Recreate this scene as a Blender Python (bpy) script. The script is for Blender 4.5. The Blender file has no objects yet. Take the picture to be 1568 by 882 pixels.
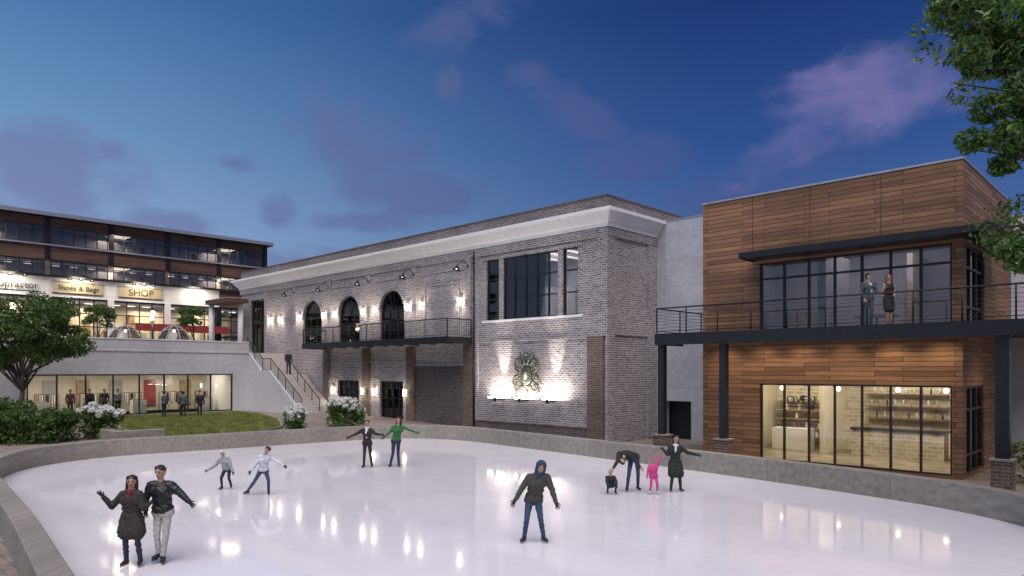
import bpy, math, random
import numpy as np
from mathutils import Vector, Matrix
from mathutils.geometry import delaunay_2d_cdt
random.seed(3); rng=np.random.default_rng(5)
sc=bpy.context.scene
sc.view_settings.view_transform='Standard'; sc.view_settings.look='None'; sc.view_settings.exposure=0
YAW=math.radians(43.94)
CA,SA=math.cos(YAW),math.sin(YAW)
def cw(X,Z): return (CA*X-SA*Z, SA*X+CA*Z)
def lin(r,g,b):
    f=lambda c:(c/12.92 if c<=.04045 else ((c+.055)/1.055)**2.4)
    return (f(r/255),f(g/255),f(b/255),1)
# ---------------------------------------------------------------- materials
MC={}
def newmat(n):
    m=bpy.data.materials.new(n); m.use_nodes=True
    nt=m.node_tree; b=nt.nodes['Principled BSDF']; return m,nt,b
def uvec(nt,mode):
    tc=nt.nodes.new('ShaderNodeTexCoord')
    if mode=='flat': return tc.outputs['Object']
    s=nt.nodes.new('ShaderNodeSeparateXYZ'); nt.links.new(tc.outputs['Object'],s.inputs[0])
    a=nt.nodes.new('ShaderNodeMath'); a.operation='ADD'
    nt.links.new(s.outputs[0],a.inputs[0]); nt.links.new(s.outputs[1],a.inputs[1])
    c=nt.nodes.new('ShaderNodeCombineXYZ'); nt.links.new(a.outputs[0],c.inputs[0]); nt.links.new(s.outputs[2],c.inputs[1])
    return c.outputs[0]
def bump(nt,b,h,st,dist=.02):
    n=nt.nodes.new('ShaderNodeBump'); n.inputs['Strength'].default_value=st; n.inputs['Distance'].default_value=dist
    nt.links.new(h,n.inputs['Height']); nt.links.new(n.outputs[0],b.inputs['Normal'])
def plain(n,col,rough=.6,metal=0,var=.15,scale=6,bmp=.15,spec=None):
    if n in MC: return MC[n]
    m,nt,b=newmat(n); tc=nt.nodes.new('ShaderNodeTexCoord')
    no=nt.nodes.new('ShaderNodeTexNoise'); no.inputs['Scale'].default_value=scale; no.inputs['Detail'].default_value=6
    nt.links.new(tc.outputs['Object'],no.inputs['Vector'])
    r=nt.nodes.new('ShaderNodeValToRGB'); e=r.color_ramp.elements
    e[0].position=.3; e[1].position=.7
    e[0].color=tuple(c*(1-var) for c in col[:3])+(1,); e[1].color=tuple(min(1,c*(1+var)) for c in col[:3])+(1,)
    nt.links.new(no.outputs[0],r.inputs[0]); nt.links.new(r.outputs[0],b.inputs['Base Color'])
    b.inputs['Roughness'].default_value=rough; b.inputs['Metallic'].default_value=metal
    if spec is not None: b.inputs['Specular IOR Level'].default_value=spec
    if bmp: bump(nt,b,no.outputs[0],bmp,.01)
    MC[n]=m; return m
def emit(n,col,st):
    if n in MC: return MC[n]
    m,nt,b=newmat(n); b.inputs['Base Color'].default_value=(.8,.8,.8,1)
    b.inputs['Emission Color'].default_value=tuple(col[:3])+(1,); b.inputs['Emission Strength'].default_value=st
    MC[n]=m; return m
def brick(n,c1,c2,mo,w,h,ms,mode='wall',off=.5,rough=.85,nvar=.5,nscale=(1.5,1.5,1.5),bs=.5,bias=0,dirt=.35):
    m,nt,b=newmat(n); v=uvec(nt,mode)
    bt=nt.nodes.new('ShaderNodeTexBrick'); bt.inputs['Scale'].default_value=1
    bt.inputs['Brick Width'].default_value=w; bt.inputs['Row Height'].default_value=h; bt.inputs['Mortar Size'].default_value=ms
    bt.inputs['Mortar Smooth'].default_value=.2; bt.inputs['Bias'].default_value=bias
    bt.offset=off; bt.inputs['Color1'].default_value=c1; bt.inputs['Color2'].default_value=c2; bt.inputs['Mortar'].default_value=mo
    nt.links.new(v,bt.inputs['Vector'])
    mp=nt.nodes.new('ShaderNodeMapping'); mp.inputs['Scale'].default_value=nscale; nt.links.new(v,mp.inputs[0])
    no=nt.nodes.new('ShaderNodeTexNoise'); no.inputs['Scale'].default_value=1; no.inputs['Detail'].default_value=8; no.inputs['Roughness'].default_value=.65
    nt.links.new(mp.outputs[0],no.inputs['Vector'])
    mr=nt.nodes.new('ShaderNodeMapRange'); mr.inputs[1].default_value=.3; mr.inputs[2].default_value=.7
    mr.inputs[3].default_value=1-nvar; mr.inputs[4].default_value=1+nvar*.5
    nt.links.new(no.outputs[0],mr.inputs[0])
    no2=nt.nodes.new('ShaderNodeTexNoise'); no2.inputs['Scale'].default_value=.35; no2.inputs['Detail'].default_value=5
    nt.links.new(v,no2.inputs['Vector'])
    mr2=nt.nodes.new('ShaderNodeMapRange'); mr2.inputs[1].default_value=.3; mr2.inputs[2].default_value=.7
    mr2.inputs[3].default_value=1-dirt; mr2.inputs[4].default_value=1.05
    nt.links.new(no2.outputs[0],mr2.inputs[0])
    mu=nt.nodes.new('ShaderNodeMath'); mu.operation='MULTIPLY'; nt.links.new(mr.outputs[0],mu.inputs[0]); nt.links.new(mr2.outputs[0],mu.inputs[1])
    mx=nt.nodes.new('ShaderNodeMix'); mx.data_type='RGBA'; mx.blend_type='MULTIPLY'; mx.inputs[0].default_value=1
    nt.links.new(bt.outputs[0],mx.inputs[6]); nt.links.new(mu.outputs[0],mx.inputs[7])
    nt.links.new(mx.outputs[2],b.inputs['Base Color']); b.inputs['Roughness'].default_value=rough
    iv=nt.nodes.new('ShaderNodeMath'); iv.operation='SUBTRACT'; iv.inputs[0].default_value=1; nt.links.new(bt.outputs[1],iv.inputs[1])
    bump(nt,b,iv.outputs[0],bs,.01)
    MC[n]=m; return m
def glass(n,tint,refl=1.0):
    m=bpy.data.materials.new(n); m.use_nodes=True; nt=m.node_tree; nt.nodes.clear()
    o=nt.nodes.new('ShaderNodeOutputMaterial'); t=nt.nodes.new('ShaderNodeBsdfTransparent'); t.inputs[0].default_value=tint
    g=nt.nodes.new('ShaderNodeBsdfGlossy'); g.inputs['Roughness'].default_value=.02
    f=nt.nodes.new('ShaderNodeFresnel'); f.inputs[0].default_value=1.5
    mu=nt.nodes.new('ShaderNodeMath'); mu.operation='MULTIPLY_ADD'; mu.inputs[1].default_value=refl; mu.inputs[2].default_value=.03; mu.use_clamp=True
    nt.links.new(f.outputs[0],mu.inputs[0])
    x=nt.nodes.new('ShaderNodeMixShader'); nt.links.new(mu.outputs[0],x.inputs[0]); nt.links.new(t.outputs[0],x.inputs[1]); nt.links.new(g.outputs[0],x.inputs[2])
    nt.links.new(x.outputs[0],o.inputs[0]); MC[n]=m; return m
BRICK=brick('whitewashed_brick',(.38,.33,.325,1),(.15,.125,.13,1),(.58,.54,.54,1),.30,.11,.020,nvar=.4,nscale=(5,9,5),dirt=.22)
BRICKB=brick('brown_brick',(.20,.125,.09,1),(.10,.065,.05,1),(.28,.23,.2,1),.29,.105,.014,nvar=.3,nscale=(5,8,5))
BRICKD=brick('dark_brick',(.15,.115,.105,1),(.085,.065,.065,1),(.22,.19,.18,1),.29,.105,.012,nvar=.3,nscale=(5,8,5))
BRICKP=brick('parapet_brick',(.24,.19,.19,1),(.11,.09,.09,1),(.38,.34,.34,1),.30,.11,.018,nvar=.35,nscale=(5,8,5))
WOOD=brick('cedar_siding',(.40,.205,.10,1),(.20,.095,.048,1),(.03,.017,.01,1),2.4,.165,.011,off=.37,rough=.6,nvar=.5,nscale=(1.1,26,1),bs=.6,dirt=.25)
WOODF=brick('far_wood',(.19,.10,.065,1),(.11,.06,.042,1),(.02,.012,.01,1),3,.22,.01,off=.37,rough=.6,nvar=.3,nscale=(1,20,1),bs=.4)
CONC=brick('board_concrete',(.50,.52,.56,1),(.46,.47,.51,1),(.32,.32,.36,1),2.4,1.3,.012,off=0,nvar=.18,nscale=(3,3,3),bs=.2,dirt=.2)
STUC=brick('pale_concrete',(.60,.58,.59,1),(.57,.55,.56,1),(.42,.41,.42,1),3.6,5,.012,off=0,nvar=.12,nscale=(3,3,3),bs=.15,dirt=.14)
RWALL=brick('rink_wall_concrete',(.33,.30,.255,1),(.31,.28,.24,1),(.17,.155,.14,1),3.0,4,.008,off=0,nvar=.35,nscale=(6,6,6),bs=.15,dirt=.3)
PAVE=brick('brick_paving',(.36,.30,.25,1),(.26,.21,.18,1),(.17,.15,.13,1),.42,.22,.012,mode='flat',nvar=.3,nscale=(4,4,4),bs=.3,dirt=.35)
TILE=brick('interior_tile',(.75,.66,.50,1),(.5,.43,.33,1),(.85,.78,.64,1),.36,.16,.016,nvar=.2,nscale=(5,5,5),bs=.2)
FLOORW=brick('interior_floor',(.35,.24,.14,1),(.25,.16,.09,1),(.1,.07,.05,1),1.2,.15,.008,mode='flat',nvar=.3,nscale=(2,8,2))
FLOORS=brick('stone_floor',(.45,.36,.25,1),(.22,.17,.12,1),(.15,.12,.09,1),.7,.45,.012,mode='flat',rough=.35,nvar=.5,nscale=(2,2,2))
TRIM=plain('white_cornice_paint',(.80,.78,.77),.5,var=.05,scale=3)
BLK=plain('black_steel',(.018,.019,.023),.4,.3,var=.2)
FRM=plain('window_frame',(.020,.020,.024),.45,.2,var=.2)
WHT=plain('white_paint',(.75,.74,.72),.6,var=.06,scale=2)
GRYI=plain('interior_grey',(.38,.36,.37),.8,var=.12,scale=1)
CREAM=plain('interior_cream',(.66,.60,.49),.8,var=.1,scale=1)
TAN=plain('interior_tan',(.38,.27,.17),.7,var=.3,scale=3)
REDP=plain('red_panel',(.30,.045,.035),.6,var=.15)
COPE=plain('metal_coping',(.45,.45,.48),.4,.6,var=.1)
DKR=plain('dark_roofing',(.03,.03,.035),.8)
GROUND=plain('ground_soil',(.10,.10,.09),.95,var=.3,scale=.3)
GL=glass('window_glass',(.82,.85,.88,1),1.1)
GLD=glass('tinted_glass',(.60,.62,.67,1),1.2)
WARM=emit('warm_lamp',(1,.78,.5),5)
WARMH=emit('white_lamp',(1,.92,.8),14)
LED=emit('led_ceiling_panel',(1,.84,.6),2.6)
LEDC=emit('dim_ceiling_panel',(1,.9,.75),1.8)
# ---------------------------------------------------------------- mesh builder
def empty(name,loc=(0,0,0)):
    o=bpy.data.objects.new(name,None); o.location=loc; o.empty_display_size=.5; sc.collection.objects.link(o); return o
def link(o,parent=None):
    sc.collection.objects.link(o)
    if parent is not None:
        o.parent=parent; o.matrix_parent_inverse=Matrix.Translation(parent.location).inverted()
    return o
class MB:
    def __init__(s,X0=None): s.v=[];s.f=[];s.m=[];s.mats=[];s.X0=X0;s.sm=[]
    def mi(s,m):
        if m not in s.mats: s.mats.append(m)
        return s.mats.index(m)
    def T(s,p):
        if s.X0 is None: return tuple(p)
        return (s.X0-p[1],p[0],p[2])
    def add(s,vs,fs,m,smooth=False):
        n=len(s.v); s.v+=[s.T(p) for p in vs]; i=s.mi(m)
        for f in fs: s.f.append([n+k for k in f]); s.m.append(i); s.sm.append(smooth)
    def box(s,x0,x1,y0,y1,z0,z1,m):
        v=[(x0,y0,z0),(x1,y0,z0),(x1,y1,z0),(x0,y1,z0),(x0,y0,z1),(x1,y0,z1),(x1,y1,z1),(x0,y1,z1)]
        s.add(v,[(0,3,2,1),(4,5,6,7),(0,1,5,4),(1,2,6,5),(2,3,7,6),(3,0,4,7)],m)
    def prism(s,poly,y0,y1,m): # poly in (x,z)
        n=len(poly); v=[(p[0],y0,p[1]) for p in poly]+[(p[0],y1,p[1]) for p in poly]
        f=[list(range(n)),list(range(2*n-1,n-1,-1))]+[(i,i+n,(i+1)%n+n,(i+1)%n) for i in range(n)]
        s.add(v,f,m)
    def cyl(s,p0,p1,r0,r1,m,seg=10,cap=True):
        p0=Vector(p0);p1=Vector(p1);d=(p1-p0)
        if d.length<1e-6: return
        d.normalize(); a=d.orthogonal().normalized(); b=d.cross(a)
        v=[];
        for p,r in((p0,r0),(p1,r1)):
            for i in range(seg):
                t=2*math.pi*i/seg; v.append(tuple(p+a*math.cos(t)*r+b*math.sin(t)*r))
        f=[(i,(i+1)%seg,(i+1)%seg+seg,i+seg) for i in range(seg)]
        if cap: f+=[list(range(seg-1,-1,-1)),list(range(seg,2*seg))]
        s.add(v,f,m,True)
    def tube(s,pts,r,m,seg=6):
        rr=r if isinstance(r,(list,tuple)) else [r]*len(pts)
        for i in range(len(pts)-1): s.cyl(pts[i],pts[i+1],rr[i],rr[i+1],m,seg)
    def sph(s,c,r,m,nu=12,nv=8):
        if not isinstance(r,(tuple,list)): r=(r,r,r)
        v=[(c[0],c[1],c[2]-r[2])]
        for j in range(1,nv):
            ph=-math.pi/2+math.pi*j/nv
            for i in range(nu):
                t=2*math.pi*i/nu; v.append((c[0]+r[0]*math.cos(ph)*math.cos(t),c[1]+r[1]*math.cos(ph)*math.sin(t),c[2]+r[2]*math.sin(ph)))
        v.append((c[0],c[1],c[2]+r[2])); L=len(v)-1
        f=[(0,1+(i+1)%nu,1+i) for i in range(nu)]
        for j in range(nv-2):
            for i in range(nu):
                a=1+j*nu+i;b=1+j*nu+(i+1)%nu; f.append((a,b,b+nu,a+nu))
        o=1+(nv-2)*nu; f+=[(o+i,o+(i+1)%nu,L) for i in range(nu)]
        s.add(v,f,m,True)
    def wall(s,x0,x1,z0,z1,y0,y1,ops,m):
        xs=sorted(set([x0,x1]+[o[0] for o in ops]+[o[1] for o in ops]))
        xs=[x for x in xs if x0<=x<=x1]
        for a,b in zip(xs[:-1],xs[1:]):
            c=(a+b)/2; hs=sorted([(o[2],o[3]) for o in ops if o[0]<c<o[1]])
            z=z0
            for h in hs:
                if h[0]>z+1e-4: s.box(a,b,y0,y1,z,h[0],m)
                z=h[1]
            if z<z1-1e-4: s.box(a,b,y0,y1,z,z1,m)
    def glaze(s,x0,x1,z0,z1,y,xs,zs,g=None,fr=.05,dp=.06,fm=None):
        g=g or GL; fm=fm or FRM
        s.box(x0,x1,y+.025,y+.035,z0,z1,g)
        s.box(x0,x0+fr,y-dp/2,y+dp,z0,z1,fm); s.box(x1-fr,x1,y-dp/2,y+dp,z0,z1,fm)
        s.box(x0+fr,x1-fr,y-dp/2,y+dp,z1-fr,z1,fm); s.box(x0+fr,x1-fr,y-dp/2,y+dp,z0,z0+fr,fm)
        for x in xs: s.box(x-fr/2,x+fr/2,y-dp/2-.003,y+dp,z0+fr,z1-fr,fm)
        for z in zs: s.box(x0+fr,x1-fr,y-dp/2+.004,y+dp-.01,z-fr/2,z+fr/2,fm)
    def build(s,name,parent=None,bev=0):
        me=bpy.data.meshes.new(name); me.from_pydata(s.v,[],s.f)
        for m in s.mats: me.materials.append(m)
        me.polygons.foreach_set('material_index',s.m); me.polygons.foreach_set('use_smooth',s.sm); me.update()
        o=bpy.data.objects.new(name,me); link(o,parent)
        if bev:
            b=o.modifiers.new('bevel','BEVEL'); b.width=bev; b.segments=2; b.limit_method='ANGLE'
        return o
def light(kind,name,loc,energy,col,parent=None,size=.1,rot=(0,0,0),spot=None,sy=None):
    l=bpy.data.lights.new(name,kind); l.energy=energy; l.color=col
    if kind=='POINT': l.shadow_soft_size=size
    if kind=='AREA':
        l.size=size
        if sy: l.shape='RECTANGLE'; l.size_y=sy
    if kind=='SPOT': l.spot_size=spot; l.spot_blend=.8; l.shadow_soft_size=size
    o=bpy.data.objects.new(name,l); o.location=loc; o.rotation_euler=rot; return link(o,parent)
def text(name,body,size,loc,rot,mat,parent,ext=.02,al='CENTER'):
    c=bpy.data.curves.new(name,'FONT'); c.body=body; c.size=size; c.extrude=ext; c.align_x=al; c.align_y='CENTER'
    c.materials.append(mat); o=bpy.data.objects.new(name,c); o.location=loc; o.rotation_euler=rot; return link(o,parent)
H90=math.pi/2
# ---------------------------------------------------------------- camera
cam=bpy.data.cameras.new('camera'); co=bpy.data.objects.new('camera',cam); sc.collection.objects.link(co)
co.location=(0,0,3.5); co.rotation_euler=(H90,0,YAW); cam.sensor_width=36; cam.lens=24.68; cam.shift_y=.0804
cam.clip_end=5000; cam.clip_start=.1; sc.camera=co
# ---------------------------------------------------------------- sky
w=bpy.data.worlds.new('World'); sc.world=w; w.use_nodes=True; nt=w.node_tree; nt.nodes.clear()
N=lambda t:nt.nodes.new(t)
def mth(op,a,b=None,c=None,cl=False):
    n=N('ShaderNodeMath'); n.operation=op; n.use_clamp=cl
    for i,q in enumerate((a,b,c)):
        if q is None: continue
        if isinstance(q,(int,float)): n.inputs[i].default_value=q
        else: nt.links.new(q,n.inputs[i])
    return n.outputs[0]
def mixc(f,a,b,bt='MIX'):
    n=N('ShaderNodeMix'); n.data_type='RGBA'; n.blend_type=bt
    for i,q in ((0,f),(6,a),(7,b)):
        if isinstance(q,(int,float)) or isinstance(q,tuple): n.inputs[i].default_value=q
        else: nt.links.new(q,n.inputs[i])
    return n.outputs[2]
tc=N('ShaderNodeTexCoord'); sp=N('ShaderNodeSeparateXYZ'); nt.links.new(tc.outputs['Generated'],sp.inputs[0])
dx,dy,dz=sp.outputs
xr=mth('ADD',mth('MULTIPLY',dx,CA),mth('MULTIPLY',dy,SA)); yr=mth('ADD',mth('MULTIPLY',dx,-SA),mth('MULTIPLY',dy,CA))
az=mth('ARCTAN2',xr,yr); el=mth('ARCSINE',dz)
def ramp(cs):
    n=N('ShaderNodeValToRGB'); e=n.color_ramp.elements
    while len(e)<len(cs): e.new(.5)
    for q,(p,c) in zip(e,cs): q.position=p; q.color=lin(*c)
    return n
eln=mth('DIVIDE',el,.75,cl=True)
rl=ramp([(0,(165,186,214)),(.2,(144,172,208)),(.38,(110,150,194)),(.6,(68,114,170)),(1,(30,70,128))])
rr=ramp([(0,(100,128,178)),(.2,(70,102,158)),(.4,(40,77,139)),(.62,(20,52,114)),(1,(12,34,86))])
nt.links.new(eln,rl.inputs[0]); nt.links.new(eln,rr.inputs[0])
mr=N('ShaderNodeMapRange'); mr.interpolation_type='SMOOTHSTEP'; nt.links.new(az,mr.inputs[0]); mr.inputs[1].default_value=-.8; mr.inputs[2].default_value=.35
sky=mixc(mr.outputs[0],rl.outputs[0],rr.outputs[0])
cv=N('ShaderNodeCombineXYZ'); nt.links.new(az,cv.inputs[0]); nt.links.new(mth('MULTIPLY',el,1.7),cv.inputs[1])
n1=N('ShaderNodeTexNoise'); n1.inputs['Scale'].default_value=7.5; n1.inputs['Detail'].default_value=10; n1.inputs['Roughness'].default_value=.58; n1.inputs['Distortion'].default_value=.4; nt.links.new(cv.outputs[0],n1.inputs['Vector'])
n2=N('ShaderNodeTexNoise'); n2.inputs['Scale'].default_value=20; n2.inputs['Detail'].default_value=8; nt.links.new(cv.outputs[0],n2.inputs['Vector'])
nz=mth('SUBTRACT',n1.outputs[0],.5); nz2=mth('SUBTRACT',n2.outputs[0],.5)
def cloud(a0,e0,wd,ht,sl=0,amp=3.0,bias=0):
    da=mth('SUBTRACT',az,a0); de=mth('SUBTRACT',mth('SUBTRACT',el,e0),mth('MULTIPLY',da,sl))
    q=mth('ADD',mth('POWER',mth('ABSOLUTE',mth('DIVIDE',da,wd)),2),mth('POWER',mth('ABSOLUTE',mth('DIVIDE',de,ht)),2))
    s=mth('ADD',mth('ADD',mth('SUBTRACT',1+bias,q),mth('MULTIPLY',nz,amp)),mth('MULTIPLY',nz2,1.7))
    m=N('ShaderNodeMapRange'); m.interpolation_type='SMOOTHSTEP'; nt.links.new(s,m.inputs[0]); m.inputs[1].default_value=-.1; m.inputs[2].default_value=1.2
    return m.outputs[0]
pk=cloud(.475,.335,.135,.056,.12,2.4,.2)
pk=mth('MAXIMUM',pk,cloud(-.375,.268,.035,.014)); pk=mth('MAXIMUM',pk,cloud(.38,.29,.09,.035,.45,2.2,.25))
dk=None
for c in [(.35,.258,.13,.045,.3,2.4,.2),(.10,.345,.07,.038,-.5,2.2,.3),(.17,.29,.10,.032,0,2.4,.2),(-.20,.30,.12,.07,-.3),(-.135,.245,.11,.04,0,2.6,.2),(-.32,.213,.035,.028),(-.595,.225,.14,.065,0,2.4,.2),(-.47,.185,.09,.025),(-.52,.262,.028,.018),(-.09,.38,.025,.03),(-.3,.50,.04,.03),(-.06,.46,.10,.035,.3),(-.25,.15,.12,.025),(.02,.40,.05,.02),(.25,.20,.1,.02),(-.22,.205,.10,.018),(.9,.25,.2,.05),(-1.1,.3,.2,.06),(1.6,.4,.4,.1),(2.6,.3,.4,.1),(-2.2,.35,.5,.1)]:
    k=cloud(*c); dk=k if dk is None else mth('MAXIMUM',dk,k)
dcol=mixc(mr.outputs[0],lin(112,122,166),lin(66,82,140))
pcol=mixc(mth('MULTIPLY_ADD',nz,2.6,.38,cl=True),lin(72,90,150),lin(134,122,176))
sky=mixc(mth('MULTIPLY',dk,.7),sky,dcol); sky=mixc(mth('MULTIPLY',pk,.78),sky,pcol)
ns=N('ShaderNodeTexSky'); ns.sky_type='NISHITA'; ns.sun_disc=False; ns.sun_elevation=math.radians(2); ns.sun_rotation=math.radians(150)
sky=mixc(.006,sky,ns.outputs[0],'ADD')
bg=N('ShaderNodeBackground'); bg.inputs[1].default_value=1.0; nt.links.new(sky,bg.inputs[0])
ow=N('ShaderNodeOutputWorld'); nt.links.new(bg.outputs[0],ow.inputs[0])
sl=bpy.data.lights.new('dusk_fill','SUN'); sl.energy=3.4; sl.angle=math.radians(60); sl.color=(1,.93,.91)  # added soft fill from above to brighten the ice; no sun is visible
so=bpy.data.objects.new('dusk_fill',sl); sc.collection.objects.link(so); so.location=(10,-20,40)
so.rotation_euler=Vector((-.5,.55,-1.3)).to_track_quat('-Z','Y').to_euler()
# ---------------------------------------------------------------- ground
def inpoly(x,y,P):
    c=False;j=len(P)-1
    for i in range(len(P)):
        if (P[i][1]>y)!=(P[j][1]>y) and x<(P[j][0]-P[i][0])*(y-P[i][1])/(P[j][1]-P[i][1])+P[i][0]: c=not c
        j=i
    return c
def gz(x): return min(.5,max(0,(-20-x)/20*.5))
def sheet(name,outer,hole,sp,zo,mat):
    xs=[p[0] for p in outer]; ys=[p[1] for p in outer]
    pts=[Vector(p) for p in outer]; edges=[(i,(i+1)%len(outer)) for i in range(len(outer))]
    if hole:
        n=len(pts); pts+=[Vector(p) for p in hole]; edges+=[(n+i,n+(i+1)%len(hole)) for i in range(len(hole))]
    x=math.ceil(min(xs)/sp)*sp
    while x<max(xs):
        y=math.ceil(min(ys)/sp)*sp
        while y<max(ys):
            if inpoly(x,y,outer) and not(hole and inpoly(x,y,hole)): pts.append(Vector((x,y)))
            y+=sp
        x+=sp
    r=delaunay_2d_cdt(pts,edges,[],0,1e-4)
    V=[(p.x,p.y,gz(p.x)+zo) for p in r[0]]; F=[]
    for f in r[2]:
        cx=sum(V[i][0] for i in f)/len(f); cy=sum(V[i][1] for i in f)/len(f)
        if inpoly(cx,cy,outer) and not(hole and inpoly(cx,cy,hole)): F.append(list(f))
    me=bpy.data.meshes.new(name); me.from_pydata(V,[],F); me.materials.append(mat)
    return link(bpy.data.objects.new(name,me))
g=MB(); g.add([(-2500,-2500,-.06),(2500,-2500,-.06),(2500,2500,-.06),(-2500,2500,-.06)],[(0,1,2,3)],GROUND); g.build('ground')
ctrl=[(-11.1,2.8),(-16.2,3.4),(-21.5,3.9),(-26,4.4),(-29.7,6.0),(-31.4,9),(-31.0,13),(-30.5,16.8),(-30,20.2),(-28.8,22.4),(-26.2,23.5),(-21.8,23.2),(-16.6,22.6),(-12.1,22.0),(-7.5,21.2),(-4,20.2),(-1.8,18.2),(-1.2,15.3),(-1.8,11),(-2.4,7),(-3.2,3.6),(-6,2.3)]
loop=[]
n=len(ctrl)
for i in range(n):
    p0,p1,p2,p3=[Vector(ctrl[(i+k-1)%n]) for k in range(4)]
    for s in range(6):
        t=s/6; loop.append(.5*((2*p1)+(-p0+p2)*t+(2*p0-5*p1+4*p2-p3)*t*t+(-p0+3*p1-3*p2+p3)*t**3))
cen=Vector((-16,13))
def offs(L,d):
    out=[]
    for i in range(len(L)):
        t=(L[(i+1)%len(L)]-L[i-1]).normalized(); nn=Vector((t.y,-t.x))
        if nn.dot(L[i]-cen)<0: nn=-nn
        out.append(L[i]+nn*d)
    return out
lo=offs(loop,.4); lm=offs(loop,.2)
sheet('plaza_paving',[(-90,-30),(40,-30),(40,60),(-90,60)],[tuple(p) for p in lm],2,0,PAVE)
# ice
ICE,nt2,b=newmat('ice'); b.inputs['IOR'].default_value=1.5
tcn=nt2.nodes.new('ShaderNodeTexCoord'); no=nt2.nodes.new('ShaderNodeTexNoise'); no.inputs['Scale'].default_value=.5; no.inputs['Detail'].default_value=4
nt2.links.new(tcn.outputs['Object'],no.inputs['Vector'])
rp=nt2.nodes.new('ShaderNodeMapRange'); rp.inputs[1].default_value=.3; rp.inputs[2].default_value=.7; rp.inputs[3].default_value=.04; rp.inputs[4].default_value=.085
nt2.links.new(no.outputs[0],rp.inputs[0]); nt2.links.new(rp.outputs[0],b.inputs['Roughness'])
cr=nt2.nodes.new('ShaderNodeValToRGB'); cr.color_ramp.elements[0].color=(.84,.80,.85,1); cr.color_ramp.elements[1].color=(.91,.87,.92,1)
cr.color_ramp.elements[0].position=.3; cr.color_ramp.elements[1].position=.7
nt2.links.new(no.outputs[0],cr.inputs[0])
mpp=nt2.nodes.new('ShaderNodeMapping'); mpp.inputs['Scale'].default_value=(.5,9,1); mpp.inputs['Rotation'].default_value=(0,0,.5); nt2.links.new(tcn.outputs['Object'],mpp.inputs[0])
ns2=nt2.nodes.new('ShaderNodeTexNoise'); ns2.inputs['Scale'].default_value=1.5; ns2.inputs['Detail'].default_value=8; ns2.inputs['Distortion'].default_value=1.2; nt2.links.new(mpp.outputs[0],ns2.inputs['Vector'])
m3=nt2.nodes.new('ShaderNodeMapRange'); m3.inputs[1].default_value=.42; m3.inputs[2].default_value=.62; m3.inputs[3].default_value=.955; m3.inputs[4].default_value=1.0; nt2.links.new(ns2.outputs[0],m3.inputs[0])
mxx=nt2.nodes.new('ShaderNodeMix'); mxx.data_type='RGBA'; mxx.blend_type='MULTIPLY'; mxx.inputs[0].default_value=1; nt2.links.new(cr.outputs[0],mxx.inputs[6]); nt2.links.new(m3.outputs[0],mxx.inputs[7])
nt2.links.new(mxx.outputs[2],b.inputs['Base Color'])
g=MB(); g.add([(p.x,p.y,0) for p in lm],[list(range(len(lm)))],ICE); g.build('ice_rink')
g=MB(); n=len(loop); HW=.68
V=[];
for A,z in((loop,-.1),(loop,HW-.02),(offs(loop,.02),HW),(offs(loop,.38),HW),(lo,HW-.02),(lo,-.1)): V+=[(p.x,p.y,z) for p in A]
F=[]
for k in range(5):
    for i in range(n): F.append((k*n+i,k*n+(i+1)%n,(k+1)*n+(i+1)%n,(k+1)*n+i))
g.add(V,F,RWALL); g.build('rink_wall')
# lawn
GRASS=plain('lawn_grass',(.12,.145,.035),.9,var=.6,scale=1.6,bmp=.6)
lawn=[(-48.5,13.2),(-48.5,22.3),(-44,21.9),(-39,20.4),(-35.2,18.6),(-33.6,16.5),(-33.4,12.2),(-36,11.6),(-41,12.2)]
sheet('lawn',lawn,None,1,.05,GRASS)
V=[];F=[]
while len(F)<30000:
    x=rng.uniform(-48.5,-33);y=rng.uniform(11.5,22.3)
    if not inpoly(x,y,lawn): continue
    a=rng.uniform(0,6.28);h=rng.uniform(.06,.18);q=len(V)
    V+=[(x-.03*math.cos(a),y-.03*math.sin(a),gz(x)+.04),(x+.03*math.cos(a),y+.03*math.sin(a),gz(x)+.04),(x+rng.uniform(-.05,.05),y+rng.uniform(-.05,.05),gz(x)+.05+h)]
    F.append((q,q+1,q+2))
me=bpy.data.meshes.new('grass_blades'); me.from_pydata(V,[],F); me.materials.append(plain('grass_blade',(.19,.21,.05),.8,var=.6,scale=1.5,bmp=0)); link(bpy.data.objects.new('grass_blades',me))
g=MB()
n=len(lawn)
for i in range(n):
    p,q=Vector(lawn[i]),Vector(lawn[(i+1)%n]); d=(q-p).normalized(); k=Vector((d.y,-d.x))*.09
    za,zb=gz(p.x)+.13,gz(q.x)+.13
    if k.dot(p-Vector((-41,17)))<0: k=-k
    v=[]
    for pt,z in((p,za),(q,zb)): v+=[(pt.x,pt.y,-.1),(pt.x+k.x,pt.y+k.y,-.1),(pt.x+k.x,pt.y+k.y,z),(pt.x,pt.y,z)]
    g.add(v,[(0,1,5,4),(1,2,6,5),(2,3,7,6),(3,0,4,7)],RWALL)
g.build('lawn_kerb')
g=MB(); g.box(-37.4,-33.4,9.9,10.3,-.1,.85,RWALL); g.box(-33.8,-33.4,10.303,12.0,-.1,.85,RWALL); g.build('planter_wall',bev=.02)
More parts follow.
